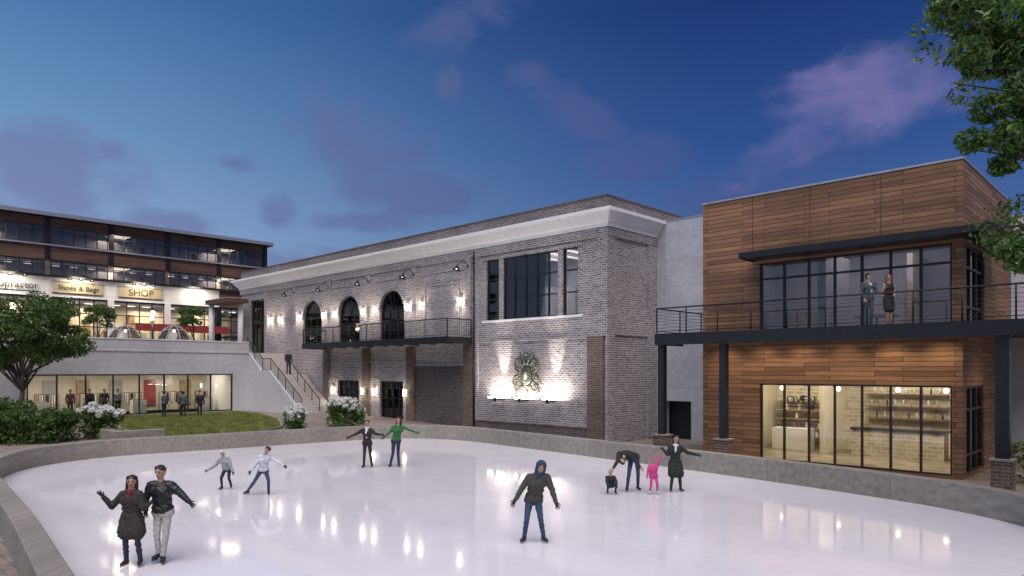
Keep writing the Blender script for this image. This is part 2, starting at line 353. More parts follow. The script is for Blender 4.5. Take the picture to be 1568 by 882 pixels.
# ---------------------------------------------------------------- brick hall
E=empty('brick_hall',(-39,32,0)); Y=27.1; XL,XR=-58.2,-19.86
W=MB()
AR=[(-46.6),(-41.75),(-36.85)]; AW=1.3; ZS=7.35; ZT=ZS+AW
ops=[(-56.5,-54.1,4.85,9.3)]+[(c-AW,c+AW,5.36,ZT) for c in AR]
ops+=[(-28.1,-27.1,6.25,9.6),(-26.8,-22.9,6.25,9.6),(-22.6,-21.6,6.25,9.6)]
ops+=[(-43.1,-40.5,.3,2.8),(-38.1,-35.6,.3,2.8)]
W.wall(XL,XR,-.3,11.15,Y,Y+.35,ops,BRICK)
for c in AR:
    for sg in(-1,1):
        arc=[(c+sg*AW*math.cos(t),ZS+AW*math.sin(t)) for t in np.linspace(0,H90,13)]
        for p,q in zip(arc[:-1],arc[1:]):
            W.prism([(p[0],ZT),p,q,(q[0],ZT)] if q[1]<ZT-1e-4 else [(p[0],ZT),p,q],Y,Y+.35,BRICK)
    for k in range(15):
        t0=math.pi*k/15;t1=math.pi*(k+1)/15-.02
        W.prism([(c+r*math.cos(t),ZS+r*math.sin(t)) for r,t in((AW,t0),(AW+.26,t0),(AW+.26,t1),(AW,t1))],Y-.05,Y,BRICK)
W.wall(XL,XR,11.15,11.8,Y,Y+.35,[],BRICKP)
W.box(XR-.35,XR,Y+.35,38,-.3,11.15,BRICK); W.box(XL,XL+.35,Y+.35,38,-.3,11.15,BRICK); W.box(XL+.35,XR-.35,37.65,38,-.3,11.8,BRICK)
W.box(XR-.35,XR,Y+.35,38,11.15,11.8,BRICKP); W.box(XL,XL+.35,Y+.35,38,11.15,11.8,BRICKP)
W.box(XL+.35,XR-.35,Y+.35,37.65,11.0,11.2,DKR)
W.box(XL-.04,XR+.04,Y-.04,Y+.4,11.8,11.87,BRICKD); W.box(XR-.4,XR+.04,Y+.4,38,11.8,11.87,BRICKD)
W.build('walls',E)
W=MB()
pil=[-53.6,-49.05,-44.2,-39.3,-34.45,-29.5]
for x in pil: W.box(x-.22,x+.22,Y-.1,Y,5.36 if x>-45 else 3.5,9.9,BRICK)
W.box(-20.35,XR+.0,Y-.1,Y,5.15,9.9,BRICK); W.box(XR,XR+.1,Y-.1,Y+.5,-.3,9.9,BRICK)
W.box(XR,XR+.1,Y+3.4,Y+4.2,-.3,9.9,BRICK)
W.box(XL,XR+.1,Y-.12,Y,9.9,10.3,BRICK); W.box(XR,XR+.12,Y+.0,31.3,9.903,10.3,BRICK)
for z in(5.2,): W.box(XR,XR+.07,Y+.5,Y+3.4,z,z+.12,BRICK)
for a,b in zip(pil[:-1],pil[1:]):
    W.box(a+.4,b-.4,Y-.05,Y,9.3,9.42,BRICK); 
W.box(-31.9-1.6,-31.9+1.6,Y-.05,Y,8.55,8.67,BRICK); W.box(-33.5,-33.38,Y-.05,Y,5.4,8.55,BRICK); W.box(-30.42,-30.3,Y-.05,Y,5.4,8.55,BRICK)
W.box(-28.9,-28.72,Y-.1,Y,.72,9.9,BRICK)
W.box(-28.4,-21.3,Y-.07,Y,6.13,6.25,TRIM)
W.box(-28.4,-21.3,Y-.05,Y,9.6,9.78,BRICK)
W.box(-28.72,-20.95,Y-.06,Y,5.0,5.12,BRICK); 
for x in(-44.5,-39.55,-34.75,-29.45): W.box(x-.4,x+.4,Y-.16,Y,-.3,4.98,BRICKB)
W.box(-20.95,-20.0,Y-.14,Y,-.3,5.15,BRICKB)
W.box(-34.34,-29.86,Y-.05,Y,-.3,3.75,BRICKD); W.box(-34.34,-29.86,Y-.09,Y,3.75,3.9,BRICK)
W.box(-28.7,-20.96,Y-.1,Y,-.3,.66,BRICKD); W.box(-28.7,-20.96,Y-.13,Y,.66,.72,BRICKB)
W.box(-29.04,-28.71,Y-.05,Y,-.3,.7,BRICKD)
for a,b in((-44.1,-43.1),(-40.5,-39.95),(-39.15,-38.1),(-35.6,-35.15)): W.box(a,b,Y-.04,Y,-.3,3.0,BRICK)
W.box(-44.1,-39.95,Y-.05,Y,4.0,4.12,BRICK); W.box(-39.15,-35.15,Y-.05,Y,4.0,4.12,BRICK)
W.cyl((-28.98,Y-.14,.1),(-28.98,Y-.14,10.2),.05,.05,FRM,8)
for z in(1.5,3.5,5.5,7.5,9.5): W.box(-29.06,-28.91,Y-.21,Y-.1,z,z+.05,FRM)
W.build('pilasters',E)
C=MB(); prof=[(0,10.3),(.14,10.33),(.16,10.48),(.26,10.55),(.55,10.92),(.64,10.96),(.64,11.12),(.5,11.16),(0,11.2)]
path=lambda o:[(XL-o,38),(XL-o,Y-o),(XR+o,Y-o),(XR+o,38)]
V=[];F=[]
for o,z in prof: V+=[(x,y,z) for x,y in path(o)]
for j in range(len(prof)-1):
    for i in range(3): F.append((j*4+i,j*4+i+1,(j+1)*4+i+1,(j+1)*4+i))
C.add(V,F,TRIM); C.build('cornice',E)
G=MB()
for c in AR:
    G.glaze(c-AW,c+AW,5.36,ZS,Y+.18,[c-AW/3*1,c+AW/3],[6.1,6.75],GLD,.05)
    pts=[(c+AW*math.cos(t),ZS+AW*math.sin(t)) for t in np.linspace(0,math.pi,17)]
    G.prism(pts,Y+.205,Y+.215,GLD)
    for k in range(16):
        a=Vector((pts[k][0],Y+.2,pts[k][1]));b=Vector((pts[k+1][0],Y+.2,pts[k+1][1])); G.cyl(a,b,.045,.045,FRM,6)
    for t in(.5,1.05,math.pi/2,2.09,2.64): G.cyl((c,Y+.2,ZS),(c+AW*math.cos(t),Y+.2,ZS+AW*math.sin(t)),.02,.02,FRM,5)
G.glaze(-56.5,-54.1,4.85,9.3,Y+.18,[-55.7,-54.9],[7.4],GL,.07)
G.glaze(-28.1,-27.1,6.25,9.6,Y+.12,[],[7.4,8.5],GLD,.06)
G.glaze(-22.6,-21.6,6.25,9.6,Y+.12,[],[7.4,8.5],GLD,.06)
G.glaze(-26.8,-22.9,6.25,9.6,Y+.12,[-26.0,-25.2,-24.4,-23.6],[7.4,8.5],GLD,.06)
for a,b in((-43.1,-40.5),(-38.1,-35.6)):
    m=(a+b)/2; G.glaze(a,b,.3,2.8,Y+.15,[m,m-.62,m+.62],[1.0,1.7,2.35],GL,.05)
G.build('windows',E)
I=MB()
for a,b,z0,z1,m in((-29,-20.5,5.6,10.6,GRYI),(-49.5,-34.5,5.3,9.9,GRYI),(-45,-34,-.2,4.6,CREAM),(-57.8,-53,4.8,9.9,CREAM)):
    I.box(a,b,Y+5,Y+5.1,z0,z1,m); I.box(a,b,Y+.5,Y+5,z0-.1,z0,FLOORW); I.box(a,b,Y+.5,Y+5,z1,z1+.1,m)
    I.box(a-.1,a,Y+.5,Y+5,z0,z1,m); I.box(b,b+.1,Y+.5,Y+5,z0,z1,m)
for x in(-27.4,-26.2,-23.6,-22): I.box(x,x+.5,Y+4.2,Y+4.9,5.6,8.4,WHT)
for x in np.arange(-28,-21,1.3): I.box(x,x+.08,Y+.8,Y+4.8,9.9,10.0,LED)
for x in(-26.9,-22.4): I.box(x,x+.35,Y+2.4,Y+2.45,6.6,7.9,LED)
for x in np.arange(-48,-35,2.4): I.box(x,x+.9,Y+2,Y+2.1,9.4,9.45,LEDC)
I.build('interior',E)
light('AREA','interior_light',(-24.8,Y+2.5,9.8),300,(1,.86,.75),E,5,sy=2)
light('AREA','interior_light',(-42,Y+2.5,9.3),240,(1,.80,.6),E,9,sy=2)
light('AREA','interior_light',(-39.5,Y+2.5,4.3),300,(1,.78,.5),E,9,sy=2)
light('AREA','interior_light',(-55,Y+2.5,9.4),160,(1,.78,.5),E,3,sy=2)
Bc=empty('balcony',(-37,26,5)); b=MB()
b.box(-44.5,-29.1,25.1,Y-.17,5.2,5.35,BLK); b.box(-44.5,-29.1,25.08,25.2,4.98,5.36,BLK); b.box(-29.22,-29.08,25.2,Y-.17,4.98,5.36,BLK); b.box(-44.52,-44.4,25.2,Y-.17,4.98,5.36,BLK)
for x in np.arange(-43.5,-29.5,1.6): b.box(x,x+.08,25.2,Y-.17,5.02,5.2,BLK)
def rail(b,p0,p1,h=1.0,sp=.13,ps=1.9,bars='v',m=None):
    m=m or BLK; p0=Vector(p0);p1=Vector(p1);L=(p1-p0).length;up=Vector((0,0,1))
    b.cyl(p0+up*h,p1+up*h,.03,.03,m,6); b.cyl(p0+up*.1,p1+up*.1,.015,.015,m,5)
    k=max(1,round(L/ps))
    for i in range(k+1):
        q=p0.lerp(p1,i/k); b.cyl(q,q+up*h,.028,.028,m,6)
    if bars=='v':
        k=int(L/sp)
        for i in range(k):
            q=p0.lerp(p1,(i+.5)/k); b.cyl(q+up*.1,q+up*h,.009,.009,m,4)
    else:
        for j in range(1,7): b.cyl(p0+up*(.1+j*(h-.1)/7),p1+up*(.1+j*(h-.1)/7),.008,.008,m,4)
rail(b,(-44.45,25.14,5.35),(-29.14,25.14,5.35)); rail(b,(-29.14,25.14,5.35),(-29.14,Y-.18,5.35)); rail(b,(-44.45,25.14,5.35),(-44.45,Y-.18,5.35))
b.build('deck_and_railing',Bc)
def sconce(x,z,en,par=None,y=Y):
    e=empty('wall_sconce',(x,y-.12,z)); s=MB()
    s.box(x-.07,x+.07,y-.06,y-.002,z-.14,z+.14,BLK); s.box(x-.07,x+.07,y-.2,y-.06,z-.2,z+.2,WARMH); s.box(x-.085,x+.085,y-.22,y-.06,z+.2,z+.22,BLK)
    s.build('fixture',e)
    light('SPOT','glow_up',(x,y-.42,z-.1),en,(1,.86,.66),e,.08,rot=(math.pi-.5,0,0),spot=math.radians(135))
    light('SPOT','glow_down',(x,y-.42,z+.1),en,(1,.86,.66),e,.08,rot=(.5,0,0),spot=math.radians(125))
for x in(-48.35,-44.9,-43.45,-39.95,-38.6,-35.1,-33.75,-30.2,-51.3,-52.9): sconce(x,7.45,60)
for x in(-43.6,-39.9,-38.65,-35.3): sconce(x,2.1,45,y=Y-.04)
def goose(x,z,y=Y,sx=0,L=.8,s_=.85,X0=None,name='gooseneck_lamp',en=0):
    g=MB(X0); pts=[(x,y,z)]+[(x,y-L*t,z+.28*math.sin(math.pi*min(1,t*1.05))) for t in(.15,.35,.55,.75,.9,1)]
    g.tube(pts,.022*s_,BLK,6); e=pts[-1]; g.cyl((x,y,z),(x,y-.03,z),.09*s_,.09*s_,BLK,10)
    g.cyl(e,(e[0],e[1]-.03,e[2]-.12*s_),.05*s_,.09*s_,BLK,12); g.cyl((e[0],e[1]-.03,e[2]-.12*s_),(e[0],e[1]-.08,e[2]-.34*s_),.09*s_,.27*s_,BLK,14,cap=False)
    g.sph((e[0],e[1]-.06,e[2]-.24*s_),.06*s_,WARM,8,6)
    o=g.build(name); return o
for x in pil[1:]: goose(x,9.4,Y-.1)
CR=plain('bronze_crest',(.09,.085,.065),.45,.3,var=.4,scale=20)
g=MB(); cx,cz,yy=-24.95,3.22,Y-.1
g.sph((cx,yy,cz),(.36,.12,.48),CR,20,12)
g.tube([(cx+.5*math.cos(t),yy-.02,cz+.64*math.sin(t)) for t in np.linspace(0,2*math.pi,25)],.05,CR,6)
def spiral(x0,z0,a0,turn,r0,n=14,rad=.05):
    pts=[];x,z,a=x0,z0,a0;st=r0/n*2.4
    for i in range(n):
        pts.append((x,yy-.03,z)); x+=st*math.cos(a); z+=st*math.sin(a); a+=turn*(i+2)/n; 
    g.tube(pts,[rad*(1-.6*i/n) for i in range(n)],CR,6); g.sph(pts[-1],.06,CR,8,6)
for sg in(-1,1):
    for (ox,oz,an,tn,r) in((.3,.55,.9,.5,.5),(.45,.35,.3,.55,.45),(.5,.0,-.1,-.55,.45),(.45,-.3,-.4,-.5,.45),(.3,-.55,-1.0,.55,.4),(.12,.65,1.3,-.5,.4),(.5,.15,.6,.45,.5)):
        a=an if sg>0 else math.pi-an
        spiral(cx+sg*ox,cz+oz,a,tn*sg,r,rad=.062)
        g.sph((cx+sg*(ox+.28*math.cos(an)),yy,cz+oz+.28*math.sin(an)),(.13,.05,.09),CR,8,6)
g.sph((cx,yy,cz+.88),(.1,.06,.16),CR); g.sph((cx,yy,cz-.86),(.09,.06,.15),CR)
g.sph((cx,yy-.1,cz),(.13,.05,.2),plain('crest_shield',(.35,.33,.28),.6),14,10)
g.build('crest_ornament')
for x in(-26.9,-24.9,-22.95):
    e=empty('wall_washer_light',(x,Y-.4,2.05)); g=MB()
    g.box(x-.62,x+.62,Y-.5,Y-.36,1.93,2.0,BLK); g.box(x-.6,x+.6,Y-.48,Y-.38,2.0,2.06,WARMH); g.cyl((x,Y-.4,1.96),(x,Y,1.96),.03,.03,BLK,6)
    g.build('fixture',e)
    light('AREA','wash',(x,Y-.42,2.1),85,(1,.93,.80),e,1.2,rot=(math.pi-.35,0,0),sy=.1)
for x in(-26.7,-23.0,-24.9):
    e=empty('uplight',(x,Y-.75,2.0)); g=MB(); g.cyl((x,Y-.75,1.85),(x,Y-.70,2.05),.07,.09,BLK,10); g.cyl((x,Y-.75,1.9),(x,Y,1.9),.02,.02,BLK,5); g.build('fixture',e)
    light('SPOT','beam',(x,Y-.68,2.1),1100 if x!=-24.9 else 250,(1,.93,.82),e,.05,rot=(math.pi-.27,0,0),spot=math.radians(30))
# ---------------------------------------------------------------- concrete link
E=empty('concrete_link_building',(-17,33,0)); W=MB()
W.wall(XR+.003,-14.32,-.3,11.1,31.3,31.7,[(-19.3,-17.8,-.3,1.95)],CONC); W.box(XR+.003,-14.32,31.7,38,10.6,11.1,CONC)
W.box(-19.6,-17.5,32.6,32.7,-.3,3,BLK); W.box(-19.35,-17.75,31.9,31.95,-.2,2.1,BLK)
W.box(XR+.003,-14.32,31.27,31.72,11.1,11.16,COPE)
W.build('walls',E)
# ---------------------------------------------------------------- wood building
E=empty('cedar_clad_restaurant',(-10,30,0)); Y2=26.1; A,Bx=-14.3,-5.18; ZR=10.25
W=MB()
W.wall(A,Bx,-.3,ZR,Y2,Y2+.25,[(-11.9,-5.48,.08,3.0),(-11.9,-5.48,4.97,7.62)],WOOD)
W.box(A,A+.25,Y2+.25,36,-.3,ZR,WOOD); W.box(A+.25,Bx-.25,35.75,36,-.3,ZR,WOOD); W.box(A+.25,Bx-.25,Y2+.25,35.75,9.6,9.8,DKR)
W.box(A+.25,Bx-.25,Y2+.25,35.75,4.5,4.9,GRYI); W.box(A+.25,Bx-.25,Y2+.25,35.75,-.02,.08,FLOORS)
W.box(A-.03,Bx+.03,Y2-.03,Y2+.28,ZR,ZR+.07,COPE); W.box(Bx-.27,Bx+.03,Y2+.28,34.5,ZR,ZR+.07,COPE)
for x in(-12.2,-10.0,-7.6): W.box(x,x+.02,Y2-.006,Y2,7.95,ZR,FRM)
W.build('walls',E)
W=MB(X0=Bx); W.wall(Y2+.25,34.5,-.3,ZR,0,.25,[(26.6,29.4,.08,2.97),(26.6,29.4,4.97,7.62)],WOOD)
W.glaze(26.6,29.4,.08,2.97,.1,[27.5,28.4],[.7,2.2],GL,.08); W.glaze(26.6,29.4,4.97,7.62,.1,[27.5,28.4],[5.6,6.9],GLD,.08); W.build('side_wall',E)
G=MB()
mx=[-11.9+(6.42/7)*i for i in range(1,7)]
G.glaze(-11.9,-5.48,.08,3.0,Y2+.1,mx,[],GL,.06,.08); G.glaze(-11.9,-5.48,4.97,7.62,Y2+.1,mx,[7.0],GLD,.07,.08)
G.build('windows',E)
I=MB()
I.box(-13.8,-5.6,32,32.1,.08,4.5,TILE); I.box(-13.9,-13.8,26.5,32,.08,4.5,CREAM); I.box(-13.8,-5.6,32,32.1,4.9,9,GRYI); I.box(-13.9,-13.8,26.5,32,4.9,9,GRYI)
I.box(-10.9,-10.75,29.5,32,.08,4.5,CREAM)
I.box(-9.9,-6.6,30.2,30.9,.08,1.1,TILE); I.box(-9.95,-6.55,30.15,30.95,1.1,1.17,FRM)
I.box(-13.2,-11.6,30.2,30.8,.08,1.0,WHT)
for z in(1.5,2.0,2.5): I.box(-9.8,-6.8,31.6,31.95,z,z+.04,FLOORW)
for i in range(28): 
    x=-9.7+i*.1; zz=(1.54,2.04,2.54)[i%3]; I.cyl((x,31.8,zz),(x,31.8,zz+.25),.035,.025,(TAN,CREAM,WHT,FRM)[i%4],6)
for z in(.5,.9,1.3,1.7,2.1): I.box(-13.6,-11.2,31.5,31.95,z,z+.04,TAN)
for i in range(20): I.box(-13.5+i*.11,-13.42+i*.11,31.6,31.85,(.54,.94,1.34,1.74,2.14)[i%5],(.54,.94,1.34,1.74,2.14)[i%5]+.24,(CREAM,FRM,TAN,WHT)[i%4])
for x in(-12.5,-10.2,-8,-6.4):
    I.box(x-.06,x+.06,27.5,31,4.42,4.49,LED); I.sph((x,29.6,2.75),.10,WARM,10,8); I.cyl((x,29.6,2.85),(x,29.6,4.5),.008,.008,FRM,4)
for x in(-12.5,-10.5,-8,-6.6): I.box(x-.2,x+.2,28,28.4,8.9,8.95,LEDC)
I.box(-10.2,-9.9,27.4,30,4.9,8,GRYI); I.box(-7.8,-7.6,30,32,4.9,8,CREAM); I.box(-13.0,-10.6,31.2,31.9,4.9,6.0,TAN); I.box(-9.4,-8.0,29,29.8,5.55,5.62,FLOORW); I.cyl((-8.7,29.4,4.9),(-8.7,29.4,5.55),.05,.05,FRM)
I.box(-13.8,-5.6,26.5,32,8.98,9.05,GRYI)
I.build('interior',E)
light('AREA','interior_light',(-11.6,29,4.3),290,(1,.84,.58),E,3,sy=3.5); light('AREA','interior_light',(-7.6,29,4.3),330,(1,.84,.58),E,3,sy=3.5)
light('AREA','interior_light',(-9,29,8.8),190,(1,.84,.78),E,5,sy=2)
T=empty('oven_sign',(-10.2,26,2.4)); text('lettering','OVEN',.40,(-10.3,Y2-.03,2.4),(H90,0,0),BLK,T,.02)
g=MB(); g.box(-10.95,-9.7,Y2-.015,Y2+.0,2.14,2.17,BLK); g.build('sign_bar',T)
E2=empty('steel_canopy',(-8,26,7.8)); g=MB()
g.box(-12.1,-4.0,24.9,Y2-.003,7.72,7.78,BLK); g.box(-12.1,-4.0,24.84,24.9,7.68,7.9,BLK); g.box(-12.16,-12.1,24.84,Y2-.003,7.68,7.9,BLK)
g.box(-5.17,-4.0,Y2,30.5,7.72,7.78,BLK); g.box(-4.0,-3.94,24.84,30.5,7.68,7.9,BLK)
for x in np.arange(-11.6,-4.2,.92): g.box(x,x+.06,24.9,Y2-.003,7.78,7.86,BLK)
g.build('canopy',E2)
E3=empty('upper_deck',(-9,25,4.7)); g=MB()
XD=-2.2
g.box(-15.3,XD,24.1,Y2-.003,4.8,4.95,BLK); g.box(-15.3,XD,24.05,24.2,4.5,4.953,BLK); g.box(-15.32,-15.2,24.2,26.1,4.5,4.95,BLK)
g.box(-15.3,-14.31,Y2,31.25,4.8,4.95,BLK); g.box(-5.17,XD,Y2,34.5,4.8,4.95,BLK); g.box(XD-.12,XD+.02,24.2,34.5,4.5,4.95,BLK)
for x in np.arange(-14.5,-2.5,1.5): g.box(x,x+.1,24.2,Y2-.003,4.6,4.8,BLK)
rail(g,(-15.25,24.14,4.95),(XD,24.14,4.95),bars='h',ps=1.25); rail(g,(-15.25,24.14,4.95),(-15.25,31.2,4.95),bars='h'); rail(g,(XD-.05,24.14,4.95),(XD-.05,34,4.95),bars='h')
for x,r in((-15.15,.13),(-12.5,.13),(-3.85,.17)):
    g.box(x-r,x+r,24.25,24.25+2*r,.9,4.8,BLK); g.box(x-.26,x+.26,24.12,24.64,-.1,.9,BRICKB); g.box(x-.3,x+.3,24.08,24.68,.9,.96,RWALL)
for x in(-13.25,-11.75,-10.25,-8.75,-7.25,-5.75): g.cyl((x,25.3,4.74),(x,25.3,4.8),.07,.07,WARM,10)
g.build('deck_posts_railing',E3)
for x in(-13.25,-11.75,-10.25,-8.75,-7.25,-5.75): light('SPOT','downlight',(x,25.3,4.72),110,(1,.78,.5),E3,.07,rot=(.12,0,0),spot=math.radians(130))
light('SPOT','downlight',(-3.6,28,4.72),110,(1,.78,.5),E3,.07,spot=math.radians(140))
E4=empty('white_rear_building',(0,40,0)); g=MB(); g.box(-5.17,12,34.53,46,-.3,9.7,STUC); g.box(-5.2,12.03,34.5,34.8,9.7,9.78,COPE); g.build('walls',E4)
# ---------------------------------------------------------------- terrace wing with shops
E=empty('terrace_shop_wing',(-56,15,0)); X0=-50.5; W=MB(X0)
W.wall(-25,24.1,0.2,5.55,0,.35,[(10.2,22.9,.55,3.25),(-8,8.5,.55,3.25)],STUC)
W.box(-25,24.1,-.05,0,4.75,4.87,STUC); W.box(-25,24.1,-.04,.4,5.55,5.62,TRIM)
for a,b in((10.2,22.9),(-8,8.5)):
    n=8; W.glaze(a,b,.55,3.25,.15,[a+(b-a)/n*i for i in range(1,n)],[],GL,.08,.08)
    W.box(a,b,5.5,5.6,.5,3.5,CREAM); W.box(a,b,.5,5.5,.45,.5,WHT); W.box(a,b,.5,5.5,3.5,3.55,WHT); W.box(a-.1,a,.4,5.5,.5,3.5,WHT); W.box(b,b+.1,.4,5.5,.5,3.5,WHT)
for y,m in((18.6,REDP),(12.2,GRYI),(14.2,TAN),(16.3,GRYI),(21.2,TAN)): W.box(y,y+.8,5.35,5.48,.9,2.8,m)
for y in(16.9,21.6,11.0): W.box(y,y+.9,2.5,3.1,.5,1.4,WHT); W.box(y+.1,y+.8,2.55,3.05,1.4,1.5,TAN)
for y in np.arange(10.8,22.8,1.5): W.box(y,y+.5,2,2.3,3.44,3.49,LED)
for y in np.arange(11.5,22.5,2.6):
    W.tube([(y,4.4,1.9),(y+1.4,4.4,1.9)],.02,FRM); W.tube([(y,4.4,1.9),(y,4.4,.5)],.02,FRM); W.tube([(y+1.4,4.4,1.9),(y+1.4,4.4,.5)],.02,FRM)
    for k in range(9): W.box(y+.1+k*.14,y+.16+k*.14,4.2,4.6,1.0+.1*((k*5)%3),1.85,(TAN,GRYI,WHT,FRM,CREAM)[(k*3+int(y))%5])
W.build('shop_front',E)
for y in(12,15.2,18.4,21.4): light('AREA','shop_light',(X0-2.6,y,3.4),130,(1,.84,.62),E,2.2,sy=2)
g=MB(); g.box(-130,X0-.36,-25,24.1,4.6,4.82,PAVE); g.box(-130,-58.25,24.1,60,4.6,4.82,PAVE); g.box(-58.25,-51.1,24.1,Y-.003,4.6,4.82,PAVE); g.build('terrace_deck',E)
# stairs
E=empty('plaza_stairs',(-47,25.5,0)); g=MB(); z=.5;x=-43.2
STP=plain('stair_concrete',(.50,.46,.43),.8,var=.15)
for i in range(15):
    g.box(x-.28-.02,x,24.4,Y-.18,.1,z+.18,STP); z+=.18;x-=.28; 
g.box(x-1.2,x,24.4,Y-.003,.1,z-.001,STP); x-=1.2; xl=x
for i in range(9):
    g.box(x-.30,x,24.4,Y-.003,.1,z+.18,STP); z+=.18;x-=.28
g.prism([(-43.0,.2),(-43.0,.75),(-47.4,3.5),(-48.6,3.5),(-51.1,5.2),(-51.1,.2)],24.1,24.4,STUC)
rail(g,(-43.1,24.25,.75),(-47.4,24.25,3.45),.9,bars='h',ps=1.3); rail(g,(-47.4,24.25,3.45),(-48.6,24.25,3.45),.9,bars='h'); rail(g,(-48.6,24.25,3.45),(-51.1,24.25,5.1),.9,bars='h')
rail(g,(-43.4,25.8,.6),(-47.4,25.8,3.2),.9,sp=9,ps=1.3)
g.build('flight',E)
E=empty('entrance_canopy',(-57,25,7)); g=MB()
g.box(-59.5,-55.4,24.6,Y-.68,9.0,9.3,WOODF); g.box(-59.55,-55.35,24.55,Y-.66,9.3,9.36,COPE)
for x,y in((-56.2,26.1),(-59.2,25.0)): g.cyl((x,y,4.82),(x,y,9),.22,.2,TRIM,16); g.box(x-.28,x+.28,y-.28,y+.28,4.82,5.0,TRIM)
g.build('canopy',E)
DOME=glass('clear_vinyl',(.85,.87,.9,1),.8)
RIB=plain('igloo_frame',(.5,.5,.52),.5)
def igloo(x,y,r=1.45,h=2.2):
    e=empty('dining_igloo',(x,y,4.82)); g=MB()
    for k in range(8):
        a=2*math.pi*k/8; g.tube([(x+r*math.cos(a)*math.cos(t),y+r*math.sin(a)*math.cos(t),4.82+h*math.sin(t)) for t in np.linspace(0,H90,9)],.025,RIB,5)
    for t in(.02,.5,1.0): g.tube([(x+r*math.cos(a)*math.cos(t),y+r*math.sin(a)*math.cos(t),4.82+h*math.sin(t)) for a in np.linspace(0,2*math.pi,25)],.022,RIB,5)
    g.build('ribs',e); d=MB(); d.sph((x,y,4.82),(r*.98,r*.98,h*.98),DOME,24,14); d.build('skin',e)
    t=MB(); t.cyl((x,y,5.55),(x,y,5.6),.5,.5,WHT,16); t.cyl((x,y,4.82),(x,y,5.55),.05,.05,FRM); t.sph((x,y,6.6),.1,WARM)
    for a in(0,2.1,4.2): t.box(x+.8*math.cos(a)-.2,x+.8*math.cos(a)+.2,y+.8*math.sin(a)-.2,y+.8*math.sin(a)+.2,4.82,5.3,FRM)
    t.build('table',e); light('POINT','glow',(x,y,6.4),12,(1,.8,.55),e,.1)
igloo(-60,18.6); igloo(-57.4,21.3); igloo(-62,14.2)
# ---------------------------------------------------------------- office block
E=empty('office_block',(-92,20,0)); X0=-85.2; W=MB(X0); yl,yrr=-30,42.9
W.box(yl,yrr+.6,-.9,14,19.35,19.75,BLK); W.box(yl,yrr+.55,-.93,-.9,19.4,19.8,COPE)
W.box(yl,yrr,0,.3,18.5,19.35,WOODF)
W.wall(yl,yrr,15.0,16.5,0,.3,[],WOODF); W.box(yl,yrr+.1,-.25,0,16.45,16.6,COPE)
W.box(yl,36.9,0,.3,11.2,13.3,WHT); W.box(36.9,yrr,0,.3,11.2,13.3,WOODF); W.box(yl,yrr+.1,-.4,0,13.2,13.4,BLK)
W.box(yl,yrr,.3,14,11.0,11.2,GRYI); W.box(yl,yrr,.3,14,14.9,15.0,GRYI); W.box(yl,yrr,5,5.2,5,19.3,GRYI); W.box(yrr-.3,yrr,.3,8,5,19.35,WOODF)
m=[1.15+5.95*k for k in range(-4,8)]
for k in m:
    if k<yrr: W.box(k-.25,k+.25,-.12,-.0,15.003,19.34,BLK); W.box(k-.3,k+.3,-.1,.2,5,11.2,WHT if k<36 else BLK)
for k in m:
    a,b=k+.25,min(k+5.7,yrr)
    if a>=yrr-.5: continue
    xs=[a+(b-a)/5*i for i in range(1,5)]
    W.glaze(a,b,16.6,18.5,.1,xs,[17.9],GLD,.09); W.glaze(a,b,13.4,15.0,.1,xs,[14.5],GLD,.09)
    W.glaze(k+.3,min(k+5.65,yrr),5,11.2,.2,[k+.3+5.35/4*i for i in range(1,4)],[8.2,9.6],GL,.1)
    for i in range(3): W.box(k+.9+i*1.6,k+1.7+i*1.6,2.5,2.9,10.85,10.9,LED); W.box(k+1+i*1.7,k+1.6+i*1.7,2,2.6,18.9,18.95,LEDC); W.box(k+1+i*1.7,k+1.6+i*1.7,2,2.6,14.7,14.75,LEDC)
    W.box(k+.3,k+5.6,4.8,4.9,5,10.9,CREAM)
    for i in range(4): W.box(k+.6+i*1.3,k+1.2+i*1.3,4.3,4.75,5,5+3+((i*7+int(k))%3),(WOODF,WHT,TAN,GRYI)[(i+int(k))%4])
    for i in range(3): W.box(k+1+i*1.5,k+1.5+i*1.5,3,3.4,16.5,17.2+.3*((i+int(k))%3),(TAN,GRYI,WOODF)[i]); W.box(k+1+i*1.5,k+1.5+i*1.5,3,3.4,13.3,14.0+.2*((i+int(k))%3),(TAN,GRYI,WOODF)[i])
W.box(27,37.5,-1.3,0,8.6,8.75,REDP); W.box(27,37.5,-1.33,-1.3,7.9,8.75,REDP); W.box(8,14,-1.3,0,8.9,9.0,REDP)
W.box(37.2,42.6,-2.5,0,10.0,10.25,BLK); W.box(37.2,42.6,-2.5,0,7.4,7.6,BLK)
W.build('facade',E)
for y in(12,18,24,30,36): light('AREA','storefront_light',(X0-2.5,y,10.6),480,(1,.78,.48),E,4,sy=3)
for y in(14,26,38):
    for z in(18.4,14.85): light('AREA','office_light',(X0-2.6,y,z),520,(1,.82,.62),E,9,sy=2)
TXT=plain('sign_lettering',(.03,.025,.02),.5); SG=plain('sign_board',(.45,.37,.23),.6,var=.08)
